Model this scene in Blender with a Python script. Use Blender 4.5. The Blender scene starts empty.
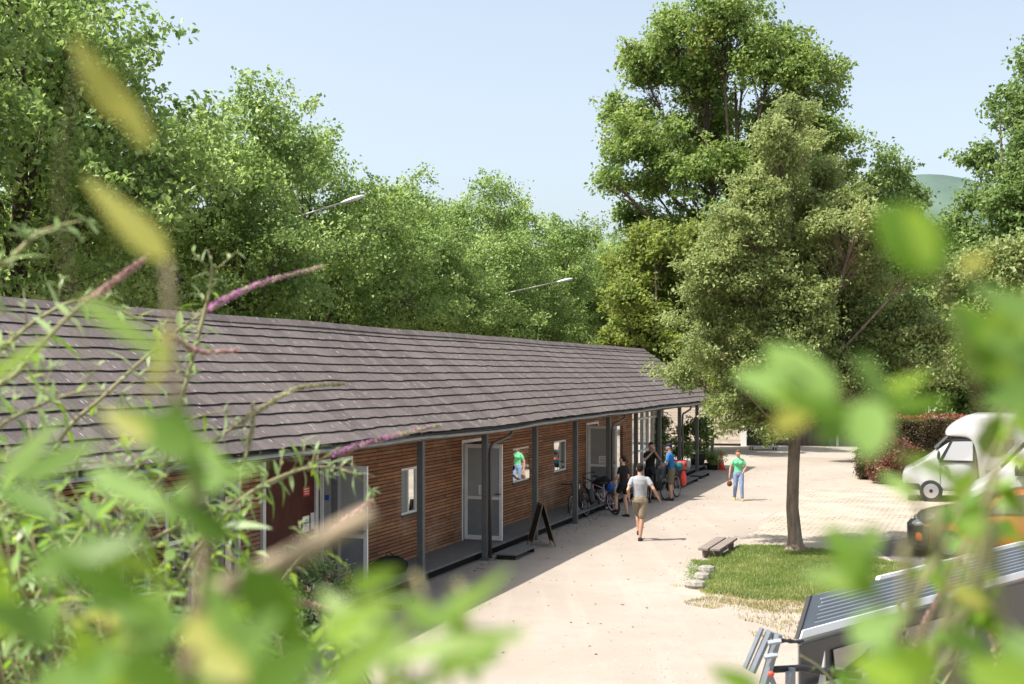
import bpy, bmesh, math, random
import numpy as np
from mathutils import Vector, Matrix, noise as mnoise
R = math.radians
sc = bpy.context.scene
COL = sc.collection
F = 1250.0; CH = 3.95; HY = 373.0          # focal length in pixels, eye height, horizon row
AX = math.atan(432.0 / F)                   # direction of the long building
CA, SA = math.cos(AX), math.sin(AX)

# ------------------------------------------------------------------ camera, sky, sun, exposure
cam_d = bpy.data.cameras.new('camera'); cam = bpy.data.objects.new('camera', cam_d); COL.objects.link(cam)
cam.location = (0, 0, CH); cam.rotation_euler = (R(90), 0, 0)
cam_d.sensor_width = 36.0; cam_d.lens = F / 1024 * 36; cam_d.shift_y = (HY - 342) / 1024
cam_d.clip_start = 0.05; cam_d.clip_end = 3000
cam_d.dof.use_dof = True; cam_d.dof.focus_distance = 30.0; cam_d.dof.aperture_fstop = 3.7
sc.camera = cam
SUN = Vector((-0.60, -0.20, 1.0)).normalized()
elev = math.asin(SUN.z); azim = math.atan2(SUN.x, SUN.y)
world = bpy.data.worlds.new('World'); sc.world = world; world.use_nodes = True
wn = world.node_tree; bg = wn.nodes['Background']
sky = wn.nodes.new('ShaderNodeTexSky'); sky.sky_type = 'NISHITA'; sky.sun_disc = False
sky.sun_elevation = elev; sky.sun_rotation = azim % (2 * math.pi)
sky.air_density = 1.0; sky.dust_density = 4.5; sky.ozone_density = 1.3; sky.altitude = 300
hz = wn.nodes.new('ShaderNodeHueSaturation'); hz.inputs['Hue'].default_value = .488; hz.inputs['Saturation'].default_value = .60; hz.inputs['Value'].default_value = .80   # hazy summer sky
wn.links.new(sky.outputs[0], hz.inputs['Color']); wn.links.new(hz.outputs[0], bg.inputs[0]); bg.inputs[1].default_value = 0.15
sd = bpy.data.lights.new('sun', 'SUN'); sd.energy = 3.7; sd.angle = R(0.55); sd.color = (1.0, 0.96, 0.90)
sun = bpy.data.objects.new('sun', sd); COL.objects.link(sun)
sun.rotation_euler = SUN.to_track_quat('Z', 'Y').to_euler(); sun.location = (-20, -10, 40)
sc.view_settings.view_transform = 'Standard'; sc.view_settings.look = 'None'
sc.view_settings.exposure = 1.13; sc.view_settings.gamma = 1; sc.view_settings.use_curve_mapping = False
sc.render.engine = 'CYCLES'; sc.cycles.use_denoising = True
sc.cycles.max_bounces = 8; sc.cycles.transparent_max_bounces = 4

# ------------------------------------------------------------------ geometry helpers
def px(x, y, Z):                            # the point seen at pixel x, y and lying Z metres ahead
    return Vector(((x - 512) / F * Z, Z, CH - (y - HY) / F * Z))
def gp(x, y, z=0.0):                        # a pixel's point on the level z
    return px(x, y, F * (CH - z) / (y - HY))
def ts(t, s, z=0.0):                        # building coordinates: t across (to the road), s along
    return Vector((s * SA + t * CA, s * CA - t * SA, z))
def to_ts(p): return (p[0] * CA - p[1] * SA, p[0] * SA + p[1] * CA)
def s_at(x, t):                             # where the vertical line seen at column x meets plane t
    return (F * abs(t) / (CA * (944 - x)) - abs(t) * SA) / CA

class MB:
    def __init__(self, off=(0, 0, 0)): self.v = []; self.f = []; self.o = Vector(off)
    def add(self, vs, fs):
        n = len(self.v); self.v += [tuple(Vector(p) - self.o) for p in vs]; self.f += [tuple(i + n for i in q) for q in fs]; return self
    def box(self, a, b, rz=0, c=None, M=None):
        x0, y0, z0 = a; x1, y1, z1 = b
        vs = [Vector(p) for p in ((x0,y0,z0),(x1,y0,z0),(x1,y1,z0),(x0,y1,z0),(x0,y0,z1),(x1,y0,z1),(x1,y1,z1),(x0,y1,z1))]
        if rz:
            c = Vector(c) if c else (vs[0] + vs[6]) / 2
            m = Matrix.Rotation(rz, 3, 'Z'); vs = [m @ (p - c) + c for p in vs]
        if M: vs = [M @ p for p in vs]
        return self.add(vs, [(0,3,2,1),(4,5,6,7),(0,1,5,4),(1,2,6,5),(2,3,7,6),(3,0,4,7)])
    def tube(self, pts, rad, n=8, caps=True, ell=None, up=None):
        pts = [Vector(p) for p in pts]; k = len(pts)
        if not hasattr(rad, '__len__'): rad = [rad] * k
        vs = []; u = None
        for i, p in enumerate(pts):
            d = (pts[min(i+1, k-1)] - pts[max(i-1, 0)]);  d = d.normalized() if d.length > 1e-9 else Vector((0,0,1))
            if up is not None: u = Vector(up)
            elif u is None: u = Vector((0,0,1)) if abs(d.z) < .9 else Vector((1,0,0))
            w = d.cross(u)
            if w.length < 1e-6: w = d.orthogonal()
            w.normalize(); u2 = w.cross(d).normalized()
            if up is None: u = u2
            e = ell[i] if ell else 1.0
            for j in range(n):
                a = 2 * math.pi * j / n
                vs.append(p + w * math.cos(a) * rad[i] + u2 * math.sin(a) * rad[i] * e)
        fs = [(i*n+j, i*n+(j+1)%n, (i+1)*n+(j+1)%n, (i+1)*n+j) for i in range(k-1) for j in range(n)]
        if caps: fs += [tuple(range(n-1, -1, -1)), tuple((k-1)*n + j for j in range(n))]
        return self.add(vs, fs)
    def ball(self, c, r, n=10, m=7, rot=None):
        if not hasattr(r, '__len__'): r = (r, r, r)
        c = Vector(c); vs = []; fs = []
        for i in range(m + 1):
            th = math.pi * i / m
            for j in range(n):
                a = 2*math.pi*j/n; p = Vector((r[0]*math.sin(th)*math.cos(a), r[1]*math.sin(th)*math.sin(a), -r[2]*math.cos(th)))
                if rot is not None: p = rot @ p
                vs.append(c + p)
        for i in range(m):
            for j in range(n): fs.append((i*n+j, i*n+(j+1)%n, (i+1)*n+(j+1)%n, (i+1)*n+j))
        return self.add(vs, fs)
    def prism(self, poly, d, M=None):        # poly: 3-D points of one flat face, d: extrusion vector
        d = Vector(d); a = [Vector(p) for p in poly]; b = [p + d for p in a]; n = len(a)
        vs = a + b
        if M: vs = [M @ p for p in vs]
        return self.add(vs, [tuple(range(n))[::-1], tuple(range(n, 2*n))] + [(i, (i+1)%n, n+(i+1)%n, n+i) for i in range(n)])
    def build(self, name, mat, parent=None, smooth=False, bevel=0):
        me = bpy.data.meshes.new(name); me.from_pydata(self.v, [], self.f); me.materials.append(mat)
        bm = bmesh.new(); bm.from_mesh(me); bmesh.ops.recalc_face_normals(bm, faces=bm.faces)
        if bevel: bmesh.ops.bevel(bm, geom=[e for e in bm.edges if len(e.link_faces) == 2 and e.calc_face_angle(0) > .6], offset=bevel, segments=1, affect='EDGES', clamp_overlap=True)
        bm.to_mesh(me); bm.free()
        if smooth: me.polygons.foreach_set('use_smooth', [True] * len(me.polygons))
        o = bpy.data.objects.new(name, me); COL.objects.link(o)
        if parent: o.parent = parent
        return o
def npmesh(name, V, Fq, mat, parent=None, smooth=False):
    me = bpy.data.meshes.new(name); V = np.asarray(V, np.float32); Fq = np.asarray(Fq, np.int32); k = Fq.shape[1]
    me.vertices.add(len(V)); me.vertices.foreach_set('co', V.ravel())
    me.loops.add(Fq.size); me.loops.foreach_set('vertex_index', Fq.ravel())
    me.polygons.add(len(Fq)); me.polygons.foreach_set('loop_start', np.arange(0, Fq.size, k, dtype=np.int32))
    me.update(calc_edges=True); me.materials.append(mat)
    if smooth: me.polygons.foreach_set('use_smooth', np.ones(len(Fq), bool))
    o = bpy.data.objects.new(name, me); COL.objects.link(o)
    if parent: o.parent = parent
    return o
def tag(o, label=None, cat=None, group=None, kind=None):
    if label: o['label'] = label
    if cat: o['category'] = cat
    if group: o['group'] = group
    if kind: o['kind'] = kind
    return o
def thing(name, label, cat, loc=(0,0,0), rz=0, group=None):
    o = bpy.data.objects.new(name, None); COL.objects.link(o); o.location = loc; o.rotation_euler = (0,0,rz); o.empty_display_size = .2
    return tag(o, label, cat, group)
def dup(root, loc, rz, label, group=None):
    def cp(o, par):
        c = o.copy(); COL.objects.link(c); c.parent = par
        for ch in list(o.children): cp(ch, c)
        return c
    r = root.copy(); COL.objects.link(r); r.location = loc; r.rotation_euler = (0,0,rz)
    for ch in list(root.children): cp(ch, r)
    return tag(r, label, None, group)

# ------------------------------------------------------------------ materials
def mat(name, col, rough=.7, spec=.5, metal=0, noise=None, bump=0, nscale=8, stretch=None, clear=0, extra=None):
    m = bpy.data.materials.new(name); m.use_nodes = True; N = m.node_tree.nodes; L = m.node_tree.links; b = N['Principled BSDF']
    b.inputs['Base Color'].default_value = (*col, 1); b.inputs['Roughness'].default_value = rough
    b.inputs['Specular IOR Level'].default_value = spec; b.inputs['Metallic'].default_value = metal
    b.inputs['Coat Weight'].default_value = clear
    if noise or bump:
        tc = N.new('ShaderNodeTexCoord'); mp = N.new('ShaderNodeMapping'); L.new(tc.outputs['Object'], mp.inputs[0])
        if stretch: mp.inputs['Scale'].default_value = stretch
        nt = N.new('ShaderNodeTexNoise'); nt.inputs['Scale'].default_value = nscale; nt.inputs['Detail'].default_value = 8; nt.inputs['Roughness'].default_value = .65
        L.new(mp.outputs[0], nt.inputs['Vector'])
        if noise:
            cr = N.new('ShaderNodeValToRGB'); cr.color_ramp.elements[0].position = .33; cr.color_ramp.elements[1].position = .68
            cr.color_ramp.elements[0].color = (*noise, 1); cr.color_ramp.elements[1].color = (*col, 1)
            L.new(nt.outputs['Fac'], cr.inputs[0]); L.new(cr.outputs[0], b.inputs['Base Color'])
        if bump:
            bp = N.new('ShaderNodeBump'); bp.inputs['Strength'].default_value = bump; bp.inputs['Distance'].default_value = .02
            L.new(nt.outputs['Fac'], bp.inputs['Height']); L.new(bp.outputs[0], b.inputs['Normal'])
    return m
def leaf_mat(name, dark, light, alt=None, trans=.45, rough=.5, spec=.35, cscale=.6):
    m = bpy.data.materials.new(name); m.use_nodes = True; N = m.node_tree.nodes; L = m.node_tree.links; b = N['Principled BSDF']; out = N['Material Output']
    geo = N.new('ShaderNodeNewGeometry'); tc = N.new('ShaderNodeTexCoord')
    nt = N.new('ShaderNodeTexNoise'); nt.inputs['Scale'].default_value = cscale; nt.inputs['Detail'].default_value = 3; L.new(tc.outputs['Object'], nt.inputs['Vector'])
    ma = N.new('ShaderNodeMath'); ma.operation = 'MULTIPLY_ADD'; L.new(geo.outputs['Random Per Island'], ma.inputs[0]); ma.inputs[1].default_value = .55
    mr = N.new('ShaderNodeMapRange'); mr.inputs[1].default_value = .3; mr.inputs[2].default_value = .7; mr.inputs[4].default_value = .5; L.new(nt.outputs['Fac'], mr.inputs[0])
    L.new(mr.outputs[0], ma.inputs[2])
    cr = N.new('ShaderNodeValToRGB'); e = cr.color_ramp.elements; e[0].color = (*dark, 1); e[1].color = (*light, 1); e[0].position = .15; e[1].position = .85
    if alt: k = e.new(.97); k.color = (*alt, 1)
    L.new(ma.outputs[0], cr.inputs[0]); L.new(cr.outputs[0], b.inputs['Base Color'])
    b.inputs['Roughness'].default_value = rough; b.inputs['Specular IOR Level'].default_value = spec
    tr = N.new('ShaderNodeBsdfTranslucent'); mix = N.new('ShaderNodeMixShader'); mix.inputs[0].default_value = trans
    hs = N.new('ShaderNodeHueSaturation'); hs.inputs['Hue'].default_value = .488; hs.inputs['Saturation'].default_value = 1.0; hs.inputs['Value'].default_value = 1.9
    L.new(cr.outputs[0], hs.inputs['Color']); L.new(hs.outputs[0], tr.inputs['Color'])
    L.new(b.outputs[0], mix.inputs[1]); L.new(tr.outputs[0], mix.inputs[2]); L.new(mix.outputs[0], out.inputs[0])
    return m
def ramp(N, L, src, stops):
    cr = N.new('ShaderNodeValToRGB'); e = cr.color_ramp.elements
    for i, (p, c) in enumerate(stops):
        k = e[i] if i < 2 else e.new(p)
        k.position = p; k.color = (*c, 1)
    L.new(src, cr.inputs[0]); return cr.outputs[0]
def mixc(N, L, fac, a, b, mode='MIX'):
    mx = N.new('ShaderNodeMix'); mx.data_type = 'RGBA'; mx.blend_type = mode
    for sock, v in ((mx.inputs[0], fac), (mx.inputs[6], a), (mx.inputs[7], b)):
        if hasattr(v, 'is_linked') or hasattr(v, 'links'): L.new(v, sock)
        else: sock.default_value = v if not isinstance(v, tuple) else (*v, 1)
    return mx.outputs[2]
def noise_n(N, L, vec, scale, detail=6, rough=.6):
    n = N.new('ShaderNodeTexNoise'); n.inputs['Scale'].default_value = scale; n.inputs['Detail'].default_value = detail; n.inputs['Roughness'].default_value = rough
    L.new(vec, n.inputs['Vector']); return n.outputs['Fac']
def mapn(N, L, vec, scale=(1,1,1), rot=(0,0,0)):
    m = N.new('ShaderNodeMapping'); m.inputs['Scale'].default_value = scale; m.inputs['Rotation'].default_value = rot; L.new(vec, m.inputs[0]); return m.outputs[0]
def newmat(name):
    m = bpy.data.materials.new(name); m.use_nodes = True; N = m.node_tree.nodes; L = m.node_tree.links
    tc = N.new('ShaderNodeTexCoord'); return m, N, L, N['Principled BSDF'], tc.outputs['Object']
def bumpn(N, L, h, b, strength=.4, dist=.02):
    bp = N.new('ShaderNodeBump'); bp.inputs['Strength'].default_value = strength; bp.inputs['Distance'].default_value = dist
    L.new(h, bp.inputs['Height']); L.new(bp.outputs[0], b.inputs['Normal'])

def ground_mat():
    m, N, L, b, v = newmat('gravelly_earth')
    n1 = noise_n(N, L, v, .35, 5); n2 = noise_n(N, L, v, 3.5, 10, .7); n3 = noise_n(N, L, v, 60, 3, .8)
    c = ramp(N, L, n2, [(.3, (.285,.240,.195)), (.7, (.390,.335,.280))])
    c = mixc(N, L, ramp(N, L, n1, [(.5, (0,0,0)), (.72, (.6,.6,.6))]), c, (0.343,0.296,0.224))
    c = mixc(N, L, ramp(N, L, n3, [(.56, (0,0,0)), (.66, (.55,.55,.55))]), c, (0.205,0.172,0.133))
    c = mixc(N, L, ramp(N, L, n3, [(.32, (.5,.5,.5)), (.40, (0,0,0))]), c, (0.532,0.498,0.438))
    L.new(c, b.inputs['Base Color']); b.inputs['Roughness'].default_value = .95; b.inputs['Specular IOR Level'].default_value = .2
    bumpn(N, L, n3, b, .5, .02); return m
def road_mat():
    m, N, L, b, v = newmat('pale_asphalt')
    n1 = noise_n(N, L, v, .25, 4); n2 = noise_n(N, L, v, 2.2, 8, .65); n3 = noise_n(N, L, v, 90, 3, .8)
    c = ramp(N, L, n1, [(.35, (0.296,0.251,0.205)), (.65, (0.356,0.304,0.255))])
    c = mixc(N, L, ramp(N, L, n2, [(.48, (0,0,0)), (.70, (.8,.8,.8))]), c, (0.283,0.244,0.205))
    c = mixc(N, L, ramp(N, L, n3, [(.55, (0,0,0)), (.68, (.4,.4,.4))]), c, (0.215,0.189,0.163))
    # stretched tyre and foot tracks along the way
    n4 = noise_n(N, L, mapn(N, L, v, (2.2, .12, 1), (0,0,AX)), 1.0, 5)
    c = mixc(N, L, ramp(N, L, n4, [(.52, (0,0,0)), (.7, (.35,.35,.35))]), c, (0.390,0.339,0.287))
    L.new(c, b.inputs['Base Color']); b.inputs['Roughness'].default_value = .9; b.inputs['Specular IOR Level'].default_value = .25
    bumpn(N, L, n3, b, .25, .01); return m
def paver_mat():
    m, N, L, b, v = newmat('grass_joint_pavers')
    mp = mapn(N, L, v, (1,1,1), (0,0,AX + R(2)))
    bt = N.new('ShaderNodeTexBrick'); L.new(mp, bt.inputs['Vector']); bt.inputs['Scale'].default_value = 1
    bt.inputs['Brick Width'].default_value = .30; bt.inputs['Row Height'].default_value = .21; bt.inputs['Mortar Size'].default_value = .022; bt.inputs['Mortar Smooth'].default_value = .3
    bt.inputs['Color1'].default_value = (0.377,0.330,0.270,1); bt.inputs['Color2'].default_value = (0.309,0.267,0.215,1); bt.inputs['Mortar'].default_value = (0.138,0.116,0.073,1)
    n1 = noise_n(N, L, v, .9, 5); n2 = noise_n(N, L, v, 14, 6, .7)
    c = mixc(N, L, ramp(N, L, n1, [(.38, (0,0,0)), (.60, (1,1,1))]), bt.outputs['Color'], (0.386,0.334,0.270))
    c = mixc(N, L, ramp(N, L, n2, [(.5, (0,0,0)), (.7, (.5,.5,.5))]), c, (0.240,0.202,0.146))
    L.new(c, b.inputs['Base Color']); b.inputs['Roughness'].default_value = .92; b.inputs['Specular IOR Level'].default_value = .2
    bumpn(N, L, bt.outputs['Fac'], b, -.5, .02); return m
def plank_mat(name, c1, c2, joint, roww=.066, lenw=1.1, swap=True, weather=(.46,.36,.27), grain=(1.5, 1.5, 30)):
    # narrow boards laid on a wall: rows along z, lengths along the wall
    m, N, L, b, v = newmat(name)
    sx = N.new('ShaderNodeSeparateXYZ'); L.new(v, sx.inputs[0]); cx = N.new('ShaderNodeCombineXYZ')
    ad = N.new('ShaderNodeMath'); ad.operation = 'ADD'; L.new(sx.outputs['X'], ad.inputs[0]); L.new(sx.outputs['Y'], ad.inputs[1])
    L.new(ad.outputs[0], cx.inputs['X']); L.new(sx.outputs['Z'], cx.inputs['Y'])
    bt = N.new('ShaderNodeTexBrick'); L.new(cx.outputs[0], bt.inputs['Vector']); bt.inputs['Scale'].default_value = 1
    bt.inputs['Brick Width'].default_value = lenw; bt.inputs['Row Height'].default_value = roww; bt.inputs['Mortar Size'].default_value = .010; bt.inputs['Mortar Smooth'].default_value = .1
    bt.inputs['Color1'].default_value = (*c1,1); bt.inputs['Color2'].default_value = (*c2,1); bt.inputs['Mortar'].default_value = (*joint,1); bt.inputs['Bias'].default_value = 0
    g = noise_n(N, L, mapn(N, L, v, grain), 1.0, 6, .7); w = noise_n(N, L, v, .7, 6, .65); w2 = noise_n(N, L, mapn(N, L, v, (3,3,11)), 1.2, 5, .7)
    c = mixc(N, L, .75, bt.outputs['Color'], ramp(N, L, g, [(.3, (.45,.45,.45)), (.7, (1.25,1.25,1.25))]), 'MULTIPLY')
    c = mixc(N, L, ramp(N, L, w, [(.5, (0,0,0)), (.72, (.45,.45,.45))]), c, weather)
    c = mixc(N, L, ramp(N, L, w2, [(.5, (0,0,0)), (.7, (.75,.75,.75))]), c, tuple(x*.35 for x in c1))
    L.new(c, b.inputs['Base Color']); b.inputs['Roughness'].default_value = .8; b.inputs['Specular IOR Level'].default_value = .25
    bumpn(N, L, bt.outputs['Fac'], b, -.9, .02); return m
def roof_mat():
    m, N, L, b, v = newmat('weathered_shingles')
    n1 = noise_n(N, L, v, .5, 5); n2 = noise_n(N, L, mapn(N, L, v, (.9, 14, .9)), 1.6, 6, .7)
    c = ramp(N, L, n1, [(.3, (.150,.124,.114)), (.7, (.212,.182,.168))])
    c = mixc(N, L, ramp(N, L, n2, [(.35, (.7,.7,.7)), (.7, (0,0,0))]), c, (.120,.098,.092))
    # vertical joints between shingles
    sx = N.new('ShaderNodeSeparateXYZ'); L.new(v, sx.inputs[0])
    cx = N.new('ShaderNodeCombineXYZ'); L.new(sx.outputs['Y'], cx.inputs['X']); L.new(sx.outputs['Z'], cx.inputs['Y'])
    bt = N.new('ShaderNodeTexBrick'); L.new(cx.outputs[0], bt.inputs['Vector']); bt.inputs['Scale'].default_value = 1
    bt.inputs['Brick Width'].default_value = .29; bt.inputs['Row Height'].default_value = 40; bt.inputs['Mortar Size'].default_value = .007; bt.inputs['Color1'].default_value = (1,1,1,1); bt.inputs['Color2'].default_value = (.62,.62,.64,1); bt.inputs['Mortar'].default_value = (.30,.30,.30,1)
    c = mixc(N, L, .8, c, bt.outputs['Color'], 'MULTIPLY')
    # pale scratches and droppings drawn out down the slope
    vo = N.new('ShaderNodeTexVoronoi'); vo.inputs['Scale'].default_value = 1.0; L.new(mapn(N, L, v, (3.4, 13, 3.4)), vo.inputs['Vector']); vo.inputs['Randomness'].default_value = 1
    sp = ramp(N, L, vo.outputs['Distance'], [(.10, (1,1,1)), (.17, (0,0,0))])
    n5 = noise_n(N, L, v, 2.3, 3); k = ramp(N, L, n5, [(.38, (0,0,0)), (.54, (.85,.85,.85))])
    f = mixc(N, L, 1.0, sp, k, 'MULTIPLY'); c = mixc(N, L, f, c, (.52,.50,.48))
    n6 = noise_n(N, L, v, 30, 3, .8); c = mixc(N, L, ramp(N, L, n6, [(.58, (0,0,0)), (.66, (.5,.5,.5))]), c, (.32,.29,.28))
    n7 = noise_n(N, L, v, 5.5, 4, .6); c = mixc(N, L, ramp(N, L, n7, [(.62, (0,0,0)), (.70, (.35,.35,.35))]), c, (.20,.20,.15))
    L.new(c, b.inputs['Base Color']); b.inputs['Roughness'].default_value = .9; b.inputs['Specular IOR Level'].default_value = .15
    bumpn(N, L, n6, b, .4, .01); return m
def glass_mat(name, col=(.05,.055,.06), rough=.03):
    m = mat(name, col, rough, 1.0); m.node_tree.nodes['Principled BSDF'].inputs['IOR'].default_value = 1.9; m.node_tree.nodes['Principled BSDF'].inputs['Coat Weight'].default_value = .6; return m

M = {}
M['ground'] = ground_mat(); M['road'] = road_mat(); M['paver'] = paver_mat(); M['roof'] = roof_mat()
M['far_yard'] = mat('far_yard', (.38,.335,.285), .95, .2, noise=(.32,.28,.235), nscale=1.2)
M['asphalt'] = mat('car_park_asphalt', (.17,.155,.14), .95, .2, noise=(.11,.10,.09), nscale=6)
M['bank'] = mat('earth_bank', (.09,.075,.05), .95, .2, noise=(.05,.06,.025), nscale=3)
M['siding'] = plank_mat('brown_siding', (.45,.215,.108), (.24,.112,.060), (.028,.017,.012), roww=.070, lenw=2.3)
M['plywood'] = plank_mat('pale_boards', (.74,.63,.53), (.66,.56,.47), (.33,.26,.2), .30, 4.5, weather=(.64,.56,.48), grain=(.5,.5,12))
M['rust'] = mat('dark_red_panel', (.115,.036,.022), .7, .3, noise=(.07,.022,.014), nscale=3)
M['steel'] = mat('grey_painted_steel', (.120,.122,.120), .6, .4, noise=(.095,.096,.095), nscale=5)
M['zinc'] = mat('zinc_gutter', (.36,.36,.36), .45, .5, .6, noise=(.25,.25,.25), nscale=4)
M['downpipe'] = mat('brown_downpipe', (.10,.082,.075), .4, .5, .4)
M['deck'] = mat('grey_deck_boards', (.20,.19,.178), .85, .3, noise=(.13,.122,.113), nscale=5, stretch=(8, .6, 1), bump=.3)
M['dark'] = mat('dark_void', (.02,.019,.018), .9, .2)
M['fascia'] = mat('fascia_board', (.12,.10,.09), .8, .3, noise=(.08,.068,.06), nscale=6)
M['soffit'] = mat('soffit_boards', (.36,.29,.22), .8, .3, noise=(.16,.125,.095), nscale=4, stretch=(1,8,1))
M['frame'] = mat('pale_grey_frame', (.78,.77,.74), .5, .4, noise=(.68,.67,.64), nscale=3)
M['panel'] = mat('grey_glazed_panel', (.36,.385,.37), .28, .5, noise=(.30,.32,.31), nscale=1.5)
M['panel_low'] = mat('grey_lower_panel', (.24,.26,.265), .4, .5, noise=(.19,.21,.215), nscale=2)
M['mirror'] = mat('mirroring_window_glass', (.72,.75,.73), .03, .5, 1.0)
M['glass'] = glass_mat('window_glass')
M['white'] = mat('white_paint', (.52,.52,.51), .35, .5, clear=.4, noise=(.46,.46,.45), nscale=2)
M['paper'] = mat('white_paper', (.76,.75,.72), .8, .2)
M['ink'] = mat('printed_grey', (.2,.2,.2), .8, .2)
M['red'] = mat('red_print', (.62,.05,.03), .6, .3)
M['orange'] = mat('orange_paint', (.46,.115,.015), .45, .5, clear=.4)
M['black'] = mat('black_plastic', (.022,.022,.024), .5, .4, noise=(.03,.03,.032), nscale=9)
M['rubber'] = mat('tyre_rubber', (.03,.03,.03), .8, .3)
M['chrome'] = mat('brushed_metal', (.55,.55,.56), .3, .5, .9)
M['greymetal'] = mat('grey_carrier_metal', (.27,.30,.33), .45, .5, .3, noise=(.21,.235,.26), nscale=7)
M['carbody'] = mat('dark_grey_paint', (.050,.052,.055), .4, .4, clear=.2, noise=(.045,.048,.05), nscale=2)
M['bonnet'] = mat('grey_bonnet_paint', (.16,.17,.18), .3, .5, clear=.6)
M['cabdark'] = mat('dark_trim', (.035,.036,.038), .45, .4)
M['lamp'] = mat('clear_lamp_glass', (.65,.68,.7), .1, .8, .3)
M['bark'] = mat('bark', (.135,.105,.08), .95, .2, noise=(.065,.05,.038), nscale=7, stretch=(1,1,.25), bump=1.0)
M['bark_mid'] = mat('grey_brown_bark', (.30,.235,.18), .95, .2, noise=(.12,.088,.062), nscale=9, stretch=(1,1,.22), bump=1.0)
M['stem'] = mat('pale_green_stem', (.30,.29,.14), .7, .3, noise=(.22,.19,.09), nscale=20)
M['twig'] = mat('brown_twig', (.38,.30,.20), .85, .2, noise=(.27,.20,.13), nscale=25)
M['stone'] = mat('pale_kerb_stone', (.34,.315,.275), .9, .3, noise=(.20,.18,.15), nscale=9, bump=.6)
M['bench'] = mat('weathered_grey_wood', (.26,.22,.19), .85, .2, noise=(.17,.14,.12), nscale=6, stretch=(1,9,1), bump=.4)
M['pot'] = mat('dark_planter', (.035,.038,.037), .6, .4)
M['clay'] = mat('brown_crate_wood', (.27,.13,.06), .85, .3, noise=(.17,.08,.04), nscale=8, stretch=(1,1,8))
M['soil'] = mat('potting_soil', (.05,.035,.025), .95, .1)
M['housewall'] = mat('cream_render', (.62,.58,.48), .9, .2, noise=(.55,.51,.42), nscale=1)
M['tile'] = mat('red_roof_tile', (.38,.10,.06), .8, .3, noise=(.28,.075,.045), nscale=6)
M['lamphead'] = mat('lamp_housing', (.72,.74,.75), .35, .5, .2)
M['pole'] = mat('galvanised_pole', (.34,.32,.28), .5, .4, .5)
M['skin'] = mat('skin', (.50,.285,.195), .55, .4, noise=(.44,.24,.16), nscale=30)
M['skin_pale'] = mat('pale_skin', (.56,.345,.255), .55, .4, noise=(.50,.30,.22), nscale=30)
M['mouth'] = mat('lips', (.36,.12,.10), .5, .4)
M['eye'] = mat('dark_eyes', (.03,.02,.015), .2, .6)
def cloth(name, c, dk=.75): return mat(name, c, .92, .15, noise=tuple(x*dk for x in c), nscale=14, bump=.25)
M['c_grey'] = cloth('grey_cotton', (.37,.37,.385)); M['c_khaki'] = cloth('khaki_cotton', (.30,.245,.175)); M['c_black'] = cloth('black_cotton', (.020,.020,.023))
M['c_blue'] = cloth('blue_jersey', (.025,.16,.42)); M['c_olive'] = cloth('olive_brown_cotton', (.17,.14,.095)); M['c_green'] = cloth('mint_green_cotton', (.17,.58,.29))
M['c_jeans'] = cloth('light_blue_denim', (.23,.30,.44)); M['c_navy'] = cloth('navy_cloth', (.02,.028,.07)); M['c_teal'] = cloth('teal_nylon', (.035,.17,.20)); M['c_red'] = cloth('coral_red_nylon', (.74,.10,.085))
M['c_bluegrey'] = cloth('blue_grey_nylon', (.13,.20,.24)); M['c_pink'] = cloth('magenta_nylon', (.50,.03,.20)); M['c_bag'] = cloth('brown_leather', (.17,.06,.035)); M['c_bluebag'] = cloth('royal_blue_nylon', (.03,.13,.50))
M['shoe'] = cloth('dark_shoe', (.045,.04,.042)); M['shoe_y'] = cloth('olive_yellow_shoe', (.36,.33,.07)); M['hair_d'] = cloth('dark_hair', (.028,.020,.016), .5); M['hair_b'] = cloth('auburn_hair', (.17,.07,.035), .6)
M['frame_pink'] = mat('silver_pink_frame', (.55,.40,.46), .3, .5, .2); M['frame_black'] = mat('black_bicycle_frame', (.03,.03,.032), .3, .5); M['cone'] = mat('red_orange_plastic', (.70,.07,.04), .45, .4)
M['blackboard'] = mat('chalkboard', (.025,.027,.027), .8, .2, noise=(.045,.046,.045), nscale=10); M['lightwood'] = mat('light_wood_frame', (.22,.15,.095), .7, .3, noise=(.15,.1,.06), nscale=9)
M['far_hill'] = leaf_mat('wooded_hill', (.065,.11,.085), (.12,.18,.135), cscale=.05, trans=.2)  # distance haze is put into the leaf colour as a bluish tint
M['plane'] = leaf_mat('plane_leaves', (.080,.150,.034), (.290,.400,.115), alt=(.42,.48,.20), trans=.42, rough=.42, spec=.5)
M['lime'] = leaf_mat('broad_green_leaves', (.085,.150,.030), (.255,.345,.090), alt=(.26,.20,.06), trans=.40)
M['yellowish'] = leaf_mat('yellow_green_leaves', (.085,.135,.022), (.26,.31,.065), trans=.42)
M['olive'] = leaf_mat('olive_grey_leaves', (.115,.165,.045), (.315,.370,.135), alt=(.40,.35,.17), trans=.38, cscale=.9)
M['deep'] = leaf_mat('deep_green_leaves', (.070,.130,.032), (.205,.290,.085), trans=.36)
M['purple'] = leaf_mat('purple_red_leaves', (.065,.038,.026), (.23,.075,.055), alt=(.33,.27,.17), trans=.25, cscale=1.6)
M['hedge'] = leaf_mat('mixed_hedge_leaves', (.050,.045,.022), (.160,.120,.055), alt=(.24,.09,.06), trans=.3, cscale=1.2)
M['hedgered'] = leaf_mat('red_shoot_leaves', (.16,.05,.035), (.40,.12,.08), trans=.3)
M['grass'] = leaf_mat('short_grass', (.095,.155,.03), (.235,.29,.075), alt=(.36,.32,.13), trans=.4, cscale=.9)
M['drygrass'] = leaf_mat('dry_grass', (.20,.19,.07), (.42,.37,.19), trans=.35, cscale=1)
M['near1'] = leaf_mat('fresh_leaf', (.120,.225,.015), (.215,.330,.035), trans=.5, rough=.45, cscale=5)
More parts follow.
